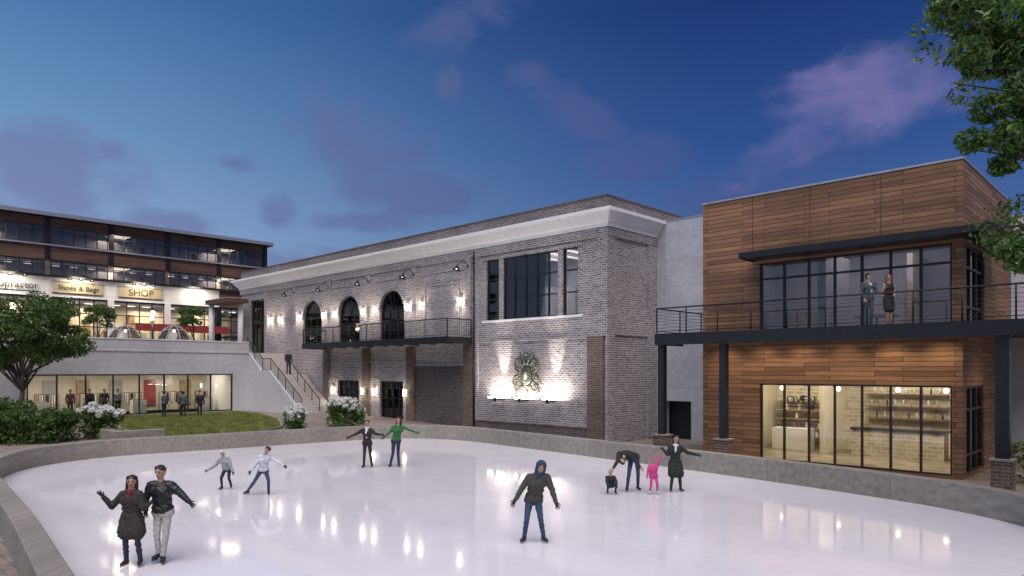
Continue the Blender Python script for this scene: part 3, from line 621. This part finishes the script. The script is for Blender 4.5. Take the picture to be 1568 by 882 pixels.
for yc,wd,txt,sz,back in((15.6,5.6,'Chiropractor',.95,False),(21.8,4.7,'Shoes & Bags',.72,True),(28.0,4.6,'SHOP',1.05,True)):
    e=empty('shop_sign',(X0+.2,yc,12.3)); g=MB(X0)
    if back: g.box(yc-wd/2,yc+wd/2,-.15,-.003,11.65,12.75,SG); g.box(yc-wd/2-.05,yc+wd/2+.05,-.12,-.004,12.75,12.82,BLK); g.box(yc-wd/2-.05,yc+wd/2+.05,-.12,-.004,11.58,11.65,BLK)
    else: g.box(yc-wd/2,yc+wd/2,-.05,-.003,11.6,11.66,BLK)
    g.build('board',e); text('lettering',txt,sz,(X0+.17,yc,12.18),(H90,0,H90),TXT,e,.02)
    for k in(-1,0,1):
        goose(yc+k*wd*.22,13.3,0,L=.9,s_=.8,X0=X0)
for yc in(9,15.6,21.8,28,34): 
    e=empty('facade_floodlight',(X0+1.3,yc,13.4)); g=MB(); g.box(X0+1.15,X0+1.4,yc-.6,yc+.6,13.33,13.4,BLK); g.cyl((X0,yc,13.3),(X0+1.2,yc,13.36),.03,.03,BLK,6); g.build('fixture',e)
    light('AREA','wash',(X0+1.27,yc,13.3),150,(1,.88,.68),e,1.1,rot=(0,.5,0),sy=1.1)
for yy_,xx_ in((12,-64),(16.5,-70),(24,-70),(22,-64)):
    e=empty('street_lamp',(xx_,yy_,4.82)); g=MB(); g.cyl((xx_,yy_,4.82),(xx_,yy_,8.2),.06,.04,BLK,8); g.cyl((xx_,yy_,4.82),(xx_,yy_,5.1),.12,.08,BLK,8); g.sph((xx_,yy_,8.4),(.2,.2,.24),WARM,12,8); g.cyl((xx_,yy_,8.6),(xx_,yy_,8.72),.18,.03,BLK,10); g.build('pole',e)
    light('POINT','glow',(xx_,yy_,7.9),60,(1,.75,.45),e,.2)
# ---------------------------------------------------------------- vegetation
def leafmat(n,c):
    m=plain(n,c,.5,var=.35,scale=3,bmp=0); b=m.node_tree.nodes['Principled BSDF']
    nt=m.node_tree; out=[q for q in nt.nodes if q.type=='OUTPUT_MATERIAL'][0]
    t=nt.nodes.new('ShaderNodeBsdfTranslucent'); t.inputs[0].default_value=(c[0]*1.3,c[1]*1.5,c[2],1); x=nt.nodes.new('ShaderNodeMixShader'); x.inputs[0].default_value=.3
    nt.links.new(b.outputs[0],x.inputs[1]); nt.links.new(t.outputs[0],x.inputs[2]); nt.links.new(x.outputs[0],out.inputs[0])
    return m
LA=leafmat('leaf_mid',(.075,.14,.03)); LB=leafmat('leaf_light',(.14,.23,.045)); LC=leafmat('leaf_dark',(.03,.06,.018))
FW=plain('white_petal',(.80,.80,.76),.7,var=.1,scale=30,bmp=0); FR=plain('red_petal',(.45,.03,.02),.6,bmp=0)
def leaves(name,cl,size,mats,parent,prob=(.5,.25,.25),hollow=.45):
    P=[]
    for c,r,n in cl:
        d=rng.normal(size=(n,3)); d/=np.linalg.norm(d,axis=1)[:,None]
        rad=rng.uniform(hollow,1.05,n)**.7
        P.append(np.array(c)+d*rad[:,None]*np.array(r))
    P=np.concatenate(P); n=len(P)
    a=rng.normal(size=(n,3)); a/=np.linalg.norm(a,axis=1)[:,None]
    b=np.cross(a,rng.normal(size=(n,3))); b/=np.linalg.norm(b,axis=1)[:,None]
    s=size*rng.uniform(.6,1.3,n)[:,None]
    nn=np.cross(a,b)
    V=np.stack([P-a*s,P+b*s*.42+nn*s*.12,P+a*s,P-b*s*.42+nn*s*.12],1).reshape(-1,3)
    me=bpy.data.meshes.new(name); F=np.arange(4*n).reshape(-1,4)
    me.from_pydata(V.tolist(),[],F.tolist())
    for m in mats: me.materials.append(m)
    mi=rng.choice(len(mats),n,p=prob).astype(np.int32)
    me.polygons.foreach_set('material_index',mi); me.update()
    return link(bpy.data.objects.new(name,me),parent)
BARK=plain('bark',(.12,.09,.07),.9,var=.4,scale=14,bmp=.8)
def tree(name,base,trunk,cls,r0,size,forks):
    e=empty(name,base); g=MB(); b=Vector(base); pts=[b]+[b+Vector(t) for t in trunk]
    k=len(pts); rs=[r0*(1-.5*i/(k-1)) for i in range(k)]; g.tube([tuple(p) for p in pts],rs,BARK,10); g.cyl(b-Vector((0,0,.1)),b+Vector((0,0,.25)),r0*1.6,r0,BARK,10)
    for c,r,n in cls[::forks]:
        c=Vector(c); s=pts[-1] if random.random()<.5 or k<3 else pts[-2]; mid=s.lerp(c,.5)+Vector((random.uniform(-.3,.3),random.uniform(-.3,.3),random.uniform(0,.4)))
        g.tube([tuple(s),tuple(s.lerp(mid,.5)),tuple(mid),tuple(c)],[r0*.45,r0*.33,r0*.22,r0*.07],BARK,6)
        for q in range(3):
            t=c+Vector((random.gauss(0,1)*r[0]*.6,random.gauss(0,1)*r[1]*.6,random.gauss(0,1)*r[2]*.5)); g.cyl(tuple(mid.lerp(c,.6)),tuple(t),r0*.1,r0*.03,BARK,4)
    g.build('trunk_and_limbs',e); leaves('foliage',cls,size,[LA,LB,LC],e); return e
tb=(-45.6,8.9,.45); cls=[]
for i in range(85):
    d=Vector((random.gauss(0,1),random.gauss(0,1),random.gauss(0,1))).normalized(); rr_=random.uniform(.45,1)
    zc=5.6+d.z*2.35*rr_; sc_=1-.12*max(0,d.z)
    q=random.uniform(.38,.8); cls.append(((tb[0]+d.x*3.3*rr_*sc_,tb[1]+d.y*3.3*rr_*sc_,zc),(q,q,q*.65),int(430*q)))
tree('plaza_tree',tb,[(.1,0,1.0),(.05,.1,1.9),(0,0,2.6)],cls,.16,.11,3)
base=cw(14.2,13.2)+(0,); cls=[]
for X,Z,z,q in [(8.1,13,10.2,.42),(8.65,13.2,10.1,.5),(9.2,13,9.9,.5),(8.35,12.8,9.3,.36),(8.95,13.2,9.3,.45),(9.5,13,9.2,.5),(9.35,12.7,8.6,.42),(8.85,13,8.35,.36),(8.6,13.1,7.8,.3),(9.1,12.8,7.75,.42),(9.6,13,7.9,.5),(9.1,13,7.3,.25),(9.7,13,8.5,.5),(8.95,12.6,5.65,.25),(9.35,12.8,5.5,.32),(9.7,13,5.75,.4),(9.8,12.8,5.2,.3),(8.4,13.3,10.7,.5),(9.2,13.6,10.8,.6),(8.9,13.1,9.75,.4),(9.35,13.1,9.5,.4)]:
    cls.append((cw(X,Z)+(z,),(q,q,q*.75),int(850*q)))
for i in range(60):
    X=random.uniform(9.9,18);Z=random.uniform(10,17);z=random.uniform(6,12.5);q=random.uniform(.5,.9); cls.append((cw(X,Z)+(z,),(q,q,q*.7),int(260*q)))
tree('street_tree',base,[(.1,0,2),(0,.1,4),(-.2,.2,6),(-.3,.2,8)],cls,.26,.085,2)
for px_,py_,s in((-63.5,17.6,1.5),(-60.5,24.0,1.25),(-69,11,1.6)):
    cls=[]
    for i in range(22):
        d=Vector((random.gauss(0,1),random.gauss(0,1),random.gauss(0,1))).normalized(); r_=random.uniform(.3,1); q=random.uniform(.3,.5)
        cls.append(((px_+d.x*s*r_,py_+d.y*s*r_,8.0+d.z*s*.75*r_),(q,q,q*.7),int(280*q)))
    tree('terrace_tree',(px_,py_,4.82),[(0,.05,1.2),(0,0,2.4)],cls,.09,.11,3)
def shrub(name,c,rx,ry,h,nl,fl=0,fm=None,size=.09):
    z0=gz(c[0]); e=empty(name,(c[0],c[1],z0)); cl=[]
    k=max(8,int(rx*ry*10))
    for i in range(k):
        a=random.uniform(0,6.28); r=random.uniform(0,.75)**.7; q=random.uniform(.28,.45); zz=h*(.35+.4*(1-r*r))*random.uniform(.75,1.1)
        cl.append(((c[0]+rx*r*math.cos(a),c[1]+ry*r*math.sin(a),z0+zz),(q,q,q*.9),nl))
        cl.append(((c[0]+rx*r*math.cos(a),c[1]+ry*r*math.sin(a),z0+zz*.4),(q*1.1,q*1.1,zz*.5),nl//2))
    g=MB()
    for i in range(10): 
        p=cl[i%len(cl)][0]; g.cyl((c[0]+random.uniform(-.1,.1),c[1]+random.uniform(-.1,.1),z0),p,.03,.01,BARK,5)
    g.build('stems',e); leaves('foliage',cl,size,[LA,LB,LC],e,(.45,.3,.25),.6)
    if fl:
        F=[]
        for i in range(fl):
            b=cl[2*random.randrange(len(cl)//2)]; d=Vector((random.gauss(0,1),random.gauss(0,1),abs(random.gauss(0,1))*.9)).normalized()
            q=random.uniform(.09,.15); F.append((tuple(Vector(b[0])+d*b[1][0]*1.05),(q,q,q*.8),60))
        leaves('blossoms',F,.055,[fm,fm],e,(.7,.3),.8)
shrub('hydrangea_bush',(-36.0,9.9),1.15,1.2,1.75,150,100,FW)
shrub('hydrangea_bush',(-33.2,18.4),.95,.95,1.4,150,70,FW)
shrub('hydrangea_bush',(-32.7,20.7),1.2,1.25,1.85,150,120,FW)
shrub('green_shrub',(-36.6,6.6),1.9,1.6,2.0,200); shrub('green_shrub',(-35.6,8.2),1.3,1.1,1.6,180); shrub('green_shrub',(-35.4,3.6),1.5,1.5,1.6,170)
shrub('red_flowering_shrub',(-3.2,27.0),1.0,.8,1.5,150,25,FR); shrub('red_flowering_shrub',(-1.6,25.6),.8,.8,1.2,150,20,FR)
# ---------------------------------------------------------------- people
def caps(p0,p1,r0,r1,seg=12):
    p0=np.array(p0,float);p1=np.array(p1,float);d=p1-p0;L=np.linalg.norm(d)
    d=d/L if L>1e-6 else np.array([0,0,1.]); a=np.cross(d,[1,0,0] if abs(d[0])<.8 else [0,1,0]); a/=np.linalg.norm(a); b=np.cross(d,a)
    V=[p0-d*r0];
    rings=[]
    for t in(-60,-30,0): rings.append((p0+d*r0*math.sin(math.radians(t)),r0*math.cos(math.radians(t))))
    for t in(0,30,60): rings.append((p1+d*r1*math.sin(math.radians(t)),r1*math.cos(math.radians(t))))
    for c,r in rings:
        for i in range(seg): t=2*math.pi*i/seg; V.append(c+a*r*math.cos(t)+b*r*math.sin(t))
    V.append(p1+d*r1); n=len(rings); F=[(0,1+(i+1)%seg,1+i) for i in range(seg)]
    for j in range(n-1):
        for i in range(seg): q=1+j*seg; F.append((q+i,q+(i+1)%seg,q+seg+(i+1)%seg,q+seg+i))
    q=1+(n-1)*seg; F+=[(q+i,q+(i+1)%seg,len(V)-1) for i in range(seg)]
    return V,F
SKIN=plain('skin',(.46,.26,.175),.5,var=.08,scale=20,bmp=0); HAIRM=plain('dark_hair',(.018,.013,.011),.45,var=.4,scale=60,bmp=.5)
BLADE=plain('skate_blade',(.6,.6,.62),.25,.9,bmp=0); EYE=plain('eye_dark',(.02,.015,.015),.3,bmp=0); LIP=plain('lips',(.35,.1,.09),.5,bmp=0)
def cloth(n,c,sc_=14,r=.85): return plain('cloth_'+n,c,r,var=.28,scale=sc_,bmp=.7)
def V3(*a): return np.array(a,float)
def person(name,loc,hed,sh,pel,elL,wrL,elR,wrR,knL,anL,knR,anR,s=1.0,sw=.18,face=(0,-1,0),top=None,bot=None,shoe=None,glove=None,hair=None,scarf=None,inner=None,hood=None,hat=None,long=False,coat=0,skates=True,toes=((-.3,-1),(.3,-1)),bulk=.015,shd=(1,0,0),sleeve=None,barelegs=False,yaw=YAW,dress=0):
    shoe=shoe or cloth('black',(.02,.02,.022)); hair=hair or HAIRM; glove=glove or SKIN; sleeve=sleeve or top
    hed,sh,pel=V3(*hed),V3(*sh),V3(*pel); S=[]
    def seg(p0,p1,r0,r1,m): S.append((np.array(p0,float),np.array(p1,float),r0*s,r1*s,m))
    up=sh-pel; up/=np.linalg.norm(up); shd=V3(*shd); shd/=np.linalg.norm(shd)
    L=sh-shd*sw*s; R=sh+shd*sw*s; hl=pel-shd*.085*s; hr=pel+shd*.085*s
    wa=pel*.55+sh*.45; ch=pel*.22+sh*.78
    B=bulk
    seg(wa-shd*.05*s,wa+shd*.05*s,.098+B,.098+B,top); seg(ch-shd*.075*s,ch+shd*.075*s,.112+B,.112+B,top); seg(wa,ch,.11+B,.125+B,top)
    seg(L*.9+R*.1,R*.9+L*.1,.062+B,.062+B,top); seg(ch-shd*.06*s,L+up*-.02,.09,.055+B,top); seg(ch+shd*.06*s,R+up*-.02,.09,.055+B,top)
    seg(pel-shd*.055*s+up*.06*s,pel+shd*.055*s+up*.06*s,.11+B,.11+B,top)
    seg(hl,hr,.104+B*.5,.104+B*.5,bot if not(coat or dress) else top)
    for a,e_,w_ in((L,elL,wrL),(R,elR,wrR)):
        seg(a,e_,.056+B,.044+B*.7,sleeve); seg(e_,w_,.044+B*.7,.030+B*.6,sleeve)
    legm=bot
    for h_,k_,a_ in((hl,knL,anL),(hr,knR,anR)):
        seg(h_,k_,.085,.057,legm); k2=np.array(k_,float)*.45+np.array(a_,float)*.55; seg(k_,k2,.055,.052,legm); seg(k2,a_,.052,.043,legm)
    if coat or dress:
        hem=coat or dress
        for h_,k_ in((hl,knL),(hr,knR)):
            k_=np.array(k_,float); q=h_+(k_-h_)*hem; seg(h_,q,.11+B,.115+B*1.6,top)
        km=(np.array(knL)+np.array(knR))/2; seg(pel,pel+(km-pel)*hem,.12+B,.12+B,top)
    f=V3(*face); f/=np.linalg.norm(f)
    hu=hed-sh; hu/=np.linalg.norm(hu); side=np.cross(f,hu); side/=np.linalg.norm(side)
    nk=sh+(hed-sh)*.3
    seg(sh,hed-hu*.04*s,.055,.05,SKIN)
    seg(hed+hu*.025*s-f*.005*s,hed+hu*.03*s+f*.012*s,.086,.084,SKIN); seg(hed-hu*.05*s+f*.03*s,hed-hu*.07*s+f*.045*s,.056,.040,SKIN); seg(hed-hu*.02*s,hed-hu*.03*s+f*.03*s,.068,.060,SKIN)
    seg(hed+hu*.015*s+f*.093*s,hed-hu*.015*s+f*.106*s,.010,.015,SKIN)
    for q in(-1,1): seg(hed+side*q*.084*s+hu*.01*s,hed+side*q*.086*s-hu*.015*s,.016,.012,SKIN)
    if hood is not None:
        seg(hed+hu*.035*s-f*.035*s,hed+hu*.04*s-f*.02*s,.112,.108,hood); seg(hed-hu*.07*s-f*.03*s,sh+hu*.03*s-f*.02*s,.10,.10,hood)
        for q in(-1,1): seg(hed+hu*.06*s+side*q*.06*s+f*.02*s,hed-hu*.08*s+side*q*.075*s+f*.0*s,.045,.04,hood)
        seg(hed+hu*.09*s-side*.04*s+f*.045*s,hed+hu*.09*s+side*.04*s+f*.045*s,.035,.035,hood)
    elif hat is not None:
        seg(hed+hu*.06*s-f*.015*s,hed+hu*.07*s-f*.01*s,.095,.092,hat); seg(hed+hu*.0*s-f*.04*s,hed-hu*.03*s-f*.04*s,.08,.07,hair)
    else:
        seg(hed+hu*.045*s-f*.022*s,hed+hu*.055*s-f*.018*s,.095,.088,hair); seg(hed+hu*.0*s-f*.035*s,hed-hu*.03*s-f*.035*s,.080,.063,hair)
        for q in(-1,1): seg(hed+hu*.08*s+side*.03*q*s+f*.03*s,hed+hu*.075*s+side*.055*q*s,.048,.052,hair)
    if long:
        for q in(-1,0,1): seg(hed-f*.045*s+side*q*.05*s,sh+side*q*.07*s-f*.06*s-hu*.04*s,.058,.04,hair)
        for q in(-1,1): seg(hed+side*q*.072*s+hu*.02*s,sh+side*q*.085*s+hu*.04*s,.033,.03,hair)
    if scarf is not None:
        for k in range(8):
            t=k*math.pi/4; c=nk+(side*math.cos(t)+f*math.sin(t))*.06*s; t2=t+math.pi/4; c2=nk+(side*math.cos(t2)+f*math.sin(t2))*.06*s; seg(c,c2,.037,.037,scarf)
        seg(nk+f*.08*s,ch+f*.13*s+side*.02*s,.035,.03,scarf)
    if inner is not None: seg(sh-up*.03*s+f*.06*s,wa+f*.075*s,.06,.055,inner)
    for (an,td) in((anL,toes[0]),(anR,toes[1])):
        an=np.array(an,float); t=V3(td[0],td[1],0); t/=np.linalg.norm(t)
        low=an.copy(); low[2]=an[2]-.045*s
        seg(an,an-V3(0,0,.02)*s,.048,.048,shoe); seg(low-t*.03*s,low+t*.075*s,.040,.042,shoe); seg(low+t*.075*s,low+t*.15*s-V3(0,0,.008*s),.041,.032,shoe)
    V=[];F=[]
    for p0,p1,r0,r1,m in S:
        v,fc=caps(p0,p1,r0,r1); n=len(V); V+=[tuple(q) for q in v]; F+=[tuple(n+i for i in q) for q in fc]
    me=bpy.data.meshes.new('tmp'); me.from_pydata(V,[],F); o=bpy.data.objects.new('tmp',me); sc.collection.objects.link(o)
    r=o.modifiers.new('r','REMESH'); r.mode='VOXEL'; r.voxel_size=.0115*max(s,.6)
    sm=o.modifiers.new('s','SMOOTH'); sm.iterations=3; sm.factor=.5
    dg=bpy.context.evaluated_depsgraph_get(); me2=bpy.data.meshes.new_from_object(o.evaluated_get(dg)); bpy.data.objects.remove(o); bpy.data.meshes.remove(me)
    nv=len(me2.vertices); co_=np.empty(nv*3); me2.vertices.foreach_get('co',co_); co_=co_.reshape(-1,3)
    no_=np.empty(nv*3); me2.vertices.foreach_get('normal',no_); no_=no_.reshape(-1,3)
    hd=np.linalg.norm(co_-hed,axis=1); msk=np.clip((hd-.17*s)/.08,0,1)*np.clip((co_[:,2]-min(anL[2],anR[2])-.05)/.1,0,1)
    wv=np.sin(co_[:,2]*62/s+9*np.sin(co_[:,0]*11+co_[:,1]*7+loc[0]))*np.sin(co_[:,0]*23+co_[:,1]*19+co_[:,2]*9)
    co_=co_+no_*(wv*msk*.0045*(1+bulk*20)*s)[:,None]; me2.vertices.foreach_set('co',co_.ravel())
    nf=len(me2.polygons); C=np.empty(nf*3); me2.polygons.foreach_get('center',C); C=C.reshape(-1,3)
    mats=[]; D=[]
    for p0,p1,r0,r1,m in S:
        d=p1-p0;l2=max(d@d,1e-9); t=np.clip(((C-p0)@d)/l2,0,1); D.append(np.linalg.norm(C-(p0+t[:,None]*d),axis=1)-(r0+(r1-r0)*t))
        if m not in mats: mats.append(m)
    idx=np.argmin(np.array(D),axis=0); tag=np.array([mats.index(x[4]) for x in S],dtype=np.int32)[idx]
    me2.materials.clear()
    for m in mats: me2.materials.append(m)
    me2.polygons.foreach_set('material_index',tag); me2.polygons.foreach_set('use_smooth',np.ones(nf,dtype=bool)); me2.update()
    e=empty(name,loc); e.rotation_euler=(0,0,yaw)
    def pl(ob): ob.parent=e; sc.collection.objects.link(ob)
    pl(bpy.data.objects.new('body',me2))
    g=MB()
    for sg,el_,wr in((-1,elL,wrL),(1,elR,wrR)):
        el_=np.array(el_,float);wr=np.array(wr,float); d=wr-el_; d/=np.linalg.norm(d)
        sd=np.cross(d,V3(0,1,0)); 
        if np.linalg.norm(sd)<.1: sd=V3(1,0,0)
        sd/=np.linalg.norm(sd); nrm=np.cross(sd,d)
        v,fc=caps(wr,wr+d*.035*s,.028*s,.03*s,10); g.add([tuple(q) for q in v],fc,glove,True)
        for q in(-.022,-.008,.008,.022):
            v,fc=caps(wr+d*.03*s+sd*q*s*.7,wr+d*.085*s+sd*q*s,.016*s,.013*s,8); g.add([tuple(x) for x in v],fc,glove,True)
        for q,l in((-.028,.062),(-.010,.075),(.010,.078),(.028,.070)):
            a=wr+d*.085*s+sd*q*s; b_=a+d*l*.5*s+sd*q*.25*s; c_=b_+(d*.8-nrm*.5*sg+V3(0,0,-.15))*l*.45*s
            v,fc=caps(a,b_,.0095*s,.0088*s,8); g.add([tuple(x) for x in v],fc,glove,True); v,fc=caps(b_,c_,.0088*s,.007*s,8); g.add([tuple(x) for x in v],fc,glove,True)
        a=wr+d*.03*s-sd*.025*s*(-sg); b_=a+(d*.7+sd*sg*.7)*.045*s; c_=b_+(d*.9+sd*sg*.3)*.03*s
        v,fc=caps(a,b_,.013*s,.011*s,8); g.add([tuple(x) for x in v],fc,glove,True); v,fc=caps(b_,c_,.011*s,.008*s,8); g.add([tuple(x) for x in v],fc,glove,True)
    for q in(-1,1):
        g.sph(tuple(hed+f*.090*s+side*q*.033*s+hu*.02*s),.012*s,EYE,8,6); g.tube([tuple(hed+f*.096*s+side*q*.018*s+hu*.042*s),tuple(hed+f*.088*s+side*q*.05*s+hu*.043*s)],.005*s,hair,5)
    g.tube([tuple(hed+f*.083*s-side*.02*s-hu*.05*s),tuple(hed+f*.091*s-hu*.052*s),tuple(hed+f*.083*s+side*.02*s-hu*.05*s)],.007*s,LIP,5)
    if skates:
        for (an,td) in((anL,toes[0]),(anR,toes[1])):
            an=np.array(an,float); t=V3(td[0],td[1],0); t/=np.linalg.norm(t); n_=np.cross(t,V3(0,0,1)); zt=an[2]-.08*s; 
            A_=an-t*.07*s; B_=an+t*.19*s; v=[]
            for z_ in(zt-.035*s,zt+.01*s):
                for p_ in(A_-n_*.003,B_-n_*.003,B_+n_*.003,A_+n_*.003): v.append((p_[0],p_[1],z_))
            g.add(v,[(0,3,2,1),(4,5,6,7),(0,1,5,4),(1,2,6,5),(2,3,7,6),(3,0,4,7)],BLADE)
            for p_ in(an-t*.02*s,an+t*.12*s): g.cyl((p_[0],p_[1],zt),(p_[0],p_[1],zt+.04*s),.008,.012,BLADE,6)
    me=bpy.data.meshes.new('hands_face_skates'); me.from_pydata(g.v,[],g.f)
    for m in g.mats: me.materials.append(m)
    me.polygons.foreach_set('material_index',g.m); me.polygons.foreach_set('use_smooth',g.sm); pl(bpy.data.objects.new('hands_face_skates',me))
    return e
cb=cloth('black',(.02,.02,.022)); cj=cloth('blue_jeans',(.035,.06,.11)); cdj=cloth('dark_jeans',(.02,.03,.06)); cg=cloth('grey_jacket',(.30,.31,.33))
cwh=cloth('white_jacket',(.55,.58,.62)); cgr=cloth('green_jacket',(.025,.13,.04)); col=cloth('olive_jacket',(.055,.055,.045)); cbl=cloth('blue_hood',(.025,.05,.10))
cpk=cloth('pink_suit',(.55,.06,.22)); crd=cloth('red_scarf',(.16,.015,.03)); cws=cloth('white_scarf',(.6,.6,.6)); cpt=cloth('pale_trousers',(.42,.41,.38),30); cbr=cloth('dark_brown_coat',(.035,.03,.026))
csu=cloth('grey_suit',(.07,.085,.11)); pf=plain('puffer_nylon',(.014,.014,.016),.45,var=.3,scale=9,bmp=1)
A_=.115
x,y=cw(-6.8,12.54); person('skating_woman',(x,y,0),(.02,-.02,1.51),(0,0,1.28),(0,.02,.84),(-.33,-.03,1.08),(-.43,-.12,1.26),(.24,-.04,1.04),(.36,-.1,1.12),(-.09,-.03,.48),(-.1,.02,A_),(.12,-.02,.48),(.14,.04,A_),s=.93,sw=.15,top=cbr,bot=cdj,scarf=crd,long=True,coat=.62,bulk=.03,glove=cb,toes=((-.1,-1),(.3,-1)),face=(.25,-1,-.1))
x,y=cw(-6.37,12.75); person('skating_man',(x,y,0),(.0,-.03,1.65),(0,0,1.41),(.02,.02,.93),(-.27,-.03,1.17),(-.2,-.16,1.0),(.38,-.02,1.25),(.54,-.08,1.13),(-.05,-.06,.52),(-.06,.03,A_+.06),(.1,-.03,.52),(.03,.0,A_),s=1,top=pf,bot=cpt,bulk=.03,glove=cb,toes=((-.2,-1),(.4,-1)),face=(-.15,-1,-.15))
x,y=cw(-8.4,20.6); person('skating_child',(x,y,0),(-.06,-.1,1.07),(-.02,-.05,.90),(.02,.06,.6),(-.27,-.1,.72),(-.45,-.15,.6),(.2,-.12,.7),(.28,-.2,.56),(-.1,-.08,.35),(-.12,.02,.09),(.12,-.08,.36),(.12,.1,.11),s=.72,sw=.16,top=cg,bot=cb,hat=cwh,bulk=.03,glove=cb)
x,y=cw(-7.0,19.7); person('skating_boy',(x,y,0),(.17,-.1,1.27),(.06,-.05,1.08),(.0,.05,.68),(-.17,-.05,.88),(-.28,-.1,.70),(.40,-.06,.98),(.62,-.1,.84),(-.2,-.05,.40),(-.45,.1,.11),(.2,-.1,.42),(.17,.0,.1),s=.82,sw=.16,top=cwh,bot=cj,bulk=.02,glove=cb,toes=((-.6,-1),(.3,-1)))
x,y=cw(-5.2,25.2); person('skating_woman',(x,y,0),(.0,0,1.59),(0,0,1.36),(.0,.02,.88),(-.35,-.03,1.24),(-.6,-.08,1.12),(.3,-.03,1.22),(.5,-.08,1.2),(-.09,-.03,.5),(-.12,.02,A_),(.12,-.02,.5),(.16,.04,A_),s=.95,sw=.16,top=cb,inner=cws,bot=cb,scarf=cws,glove=cb)
x,y=cw(-4.2,25.4); person('skating_woman',(x,y,0),(.1,0,1.69),(.08,0,1.45),(.0,.02,.95),(-.2,-.03,1.28),(-.38,-.1,1.12),(.42,-.03,1.38),(.72,-.08,1.27),(-.1,-.03,.52),(-.2,.02,A_),(.08,-.02,.52),(.1,.04,A_),s=1,sw=.16,top=cgr,bot=cdj,glove=cgr,long=True,bulk=.01,face=(-.4,-1,0))
x,y=cw(.44,14.25); person('skating_man',(x,y,0),(.14,-.18,1.56),(.09,-.08,1.34),(.0,.08,.86),(-.24,-.08,1.12),(-.37,-.14,.90),(.37,-.1,1.08),(.44,-.18,.86),(-.14,-.08,.50),(-.19,.05,A_),(.14,-.08,.50),(.2,.05,A_),s=1,sw=.18,top=col,bot=cj,hood=cbl,bulk=.025,glove=cb,toes=((-.5,-1),(.5,-1)),face=(.05,-1,-.15))
x,y=cw(2.8,19.8); person('crouching_child',(x,y,0),(-.03,-.05,.63),(-.02,0,.48),(.0,.1,.24),(-.14,-.1,.36),(-.1,-.2,.28),(.13,-.1,.36),(.12,-.2,.28),(-.11,-.14,.33),(-.1,.02,.09),(.12,-.16,.33),(.12,.02,.09),s=.62,sw=.16,top=cb,bot=cdj,hat=cg,bulk=.03,glove=cb)
x,y=cw(3.35,20.2); person('bending_man',(x,y,0),(-.2,-.22,.95),(-.12,-.12,1.10),(.18,.12,1.0),(-.34,-.2,.92),(-.46,-.26,.74),(.16,-.25,.92),(.28,-.3,.76),(-.0,-.1,.54),(-.02,.1,A_),(.28,.0,.56),(.32,.28,A_),s=.97,sw=.19,top=cb,bot=cj,bulk=.02,face=(-.3,-1,-.7),glove=SKIN,shd=(.8,-.5,.0))
x,y=cw(4.0,19.8); person('girl_in_pink',(x,y,0),(-.04,-.02,.97),(-.02,0,.80),(.0,.03,.50),(-.17,-.06,.68),(-.2,-.12,.56),(.13,.0,.93),(.2,.02,1.08),(-.08,-.04,.30),(-.1,.02,.09),(.09,-.04,.30),(.1,.03,.09),s=.66,sw=.15,top=cpk,bot=cpk,hat=cpk,bulk=.025,glove=cpk,shoe=cwh)
x,y=cw(4.7,20.2); person('skating_woman',(x,y,0),(.02,0,1.51),(0,0,1.28),(.0,.02,.84),(-.22,-.03,1.08),(-.34,-.04,1.2),(.33,-.03,1.14),(.58,-.08,1.08),(-.09,-.03,.48),(-.12,.02,A_),(.12,-.02,.48),(.16,.04,A_),s=.92,sw=.16,top=cb,bot=cb,scarf=cws,coat=.85,bulk=.02,glove=cb,long=True)
x,y=-7.65,25.0; person('man_in_suit',(x,y,4.95),(.0,0,1.65),(0,0,1.42),(.0,.02,.93),(-.23,.02,1.15),(-.18,-.1,.92),(.25,-.02,1.15),(.3,-.18,1.08),(-.08,-.02,.5),(-.09,.02,.075),(.09,-.02,.5),(.1,.04,.075),skates=False,top=csu,bot=csu,inner=cws,bulk=.005,face=(.6,-1,0))
x,y=-7.05,25.05; person('woman_in_black_dress',(x,y,4.95),(.0,0,1.57),(0,0,1.34),(.0,.02,.88),(-.2,-.03,1.1),(-.22,-.18,1.2),(.2,-.0,1.1),(.1,-.16,1.0),(-.05,-.02,.48),(-.04,.02,.075),(.07,-.02,.48),(.07,.04,.075),s=.9,sw=.15,skates=False,top=cb,sleeve=SKIN,bot=SKIN,dress=.85,bulk=0,long=True,hair=plain('auburn_hair',(.12,.05,.025),.5),face=(-.5,-1,0))
def stand(name,x,y,z,top,bot,s=1,turn=0,**k): person(name,(x,y,z),(0,0,1.65*s),(0,0,1.42*s),(0,.02,.93*s),(-.24*s,.0,1.15*s),(-.22*s,-.12,.92*s),(.24*s,0,1.15*s),(.24*s,-.1,.9*s),(-.09*s,-.03*s,.5*s),(-.1*s,.02,.075*s),(.09*s,.0,.5*s),(.12*s,.08,.075*s),s=s,skates=False,top=top,bot=bot,yaw=YAW+turn,**k)
stand('man_on_stairs',-48.1,26.0,3.2,cb,cdj,1,.6)
for i,(px_,c) in enumerate(((-21.6,csu),(-20.9,cb),(-20.4,csu),(-19.7,cb))):
    x,y=cw(px_,43.6+(i%2)*.7); stand('standing_man',x,y,.5,c,cb,.97,(2.6,-.9,3.0,.8)[i])
for i,y in enumerate((14.0,14.9,15.7,12.9)): stand('mannequin',-52.2,y,.52,(cb,csu,cwh,crd)[i],cdj if i%2 else cb,.98,.6)
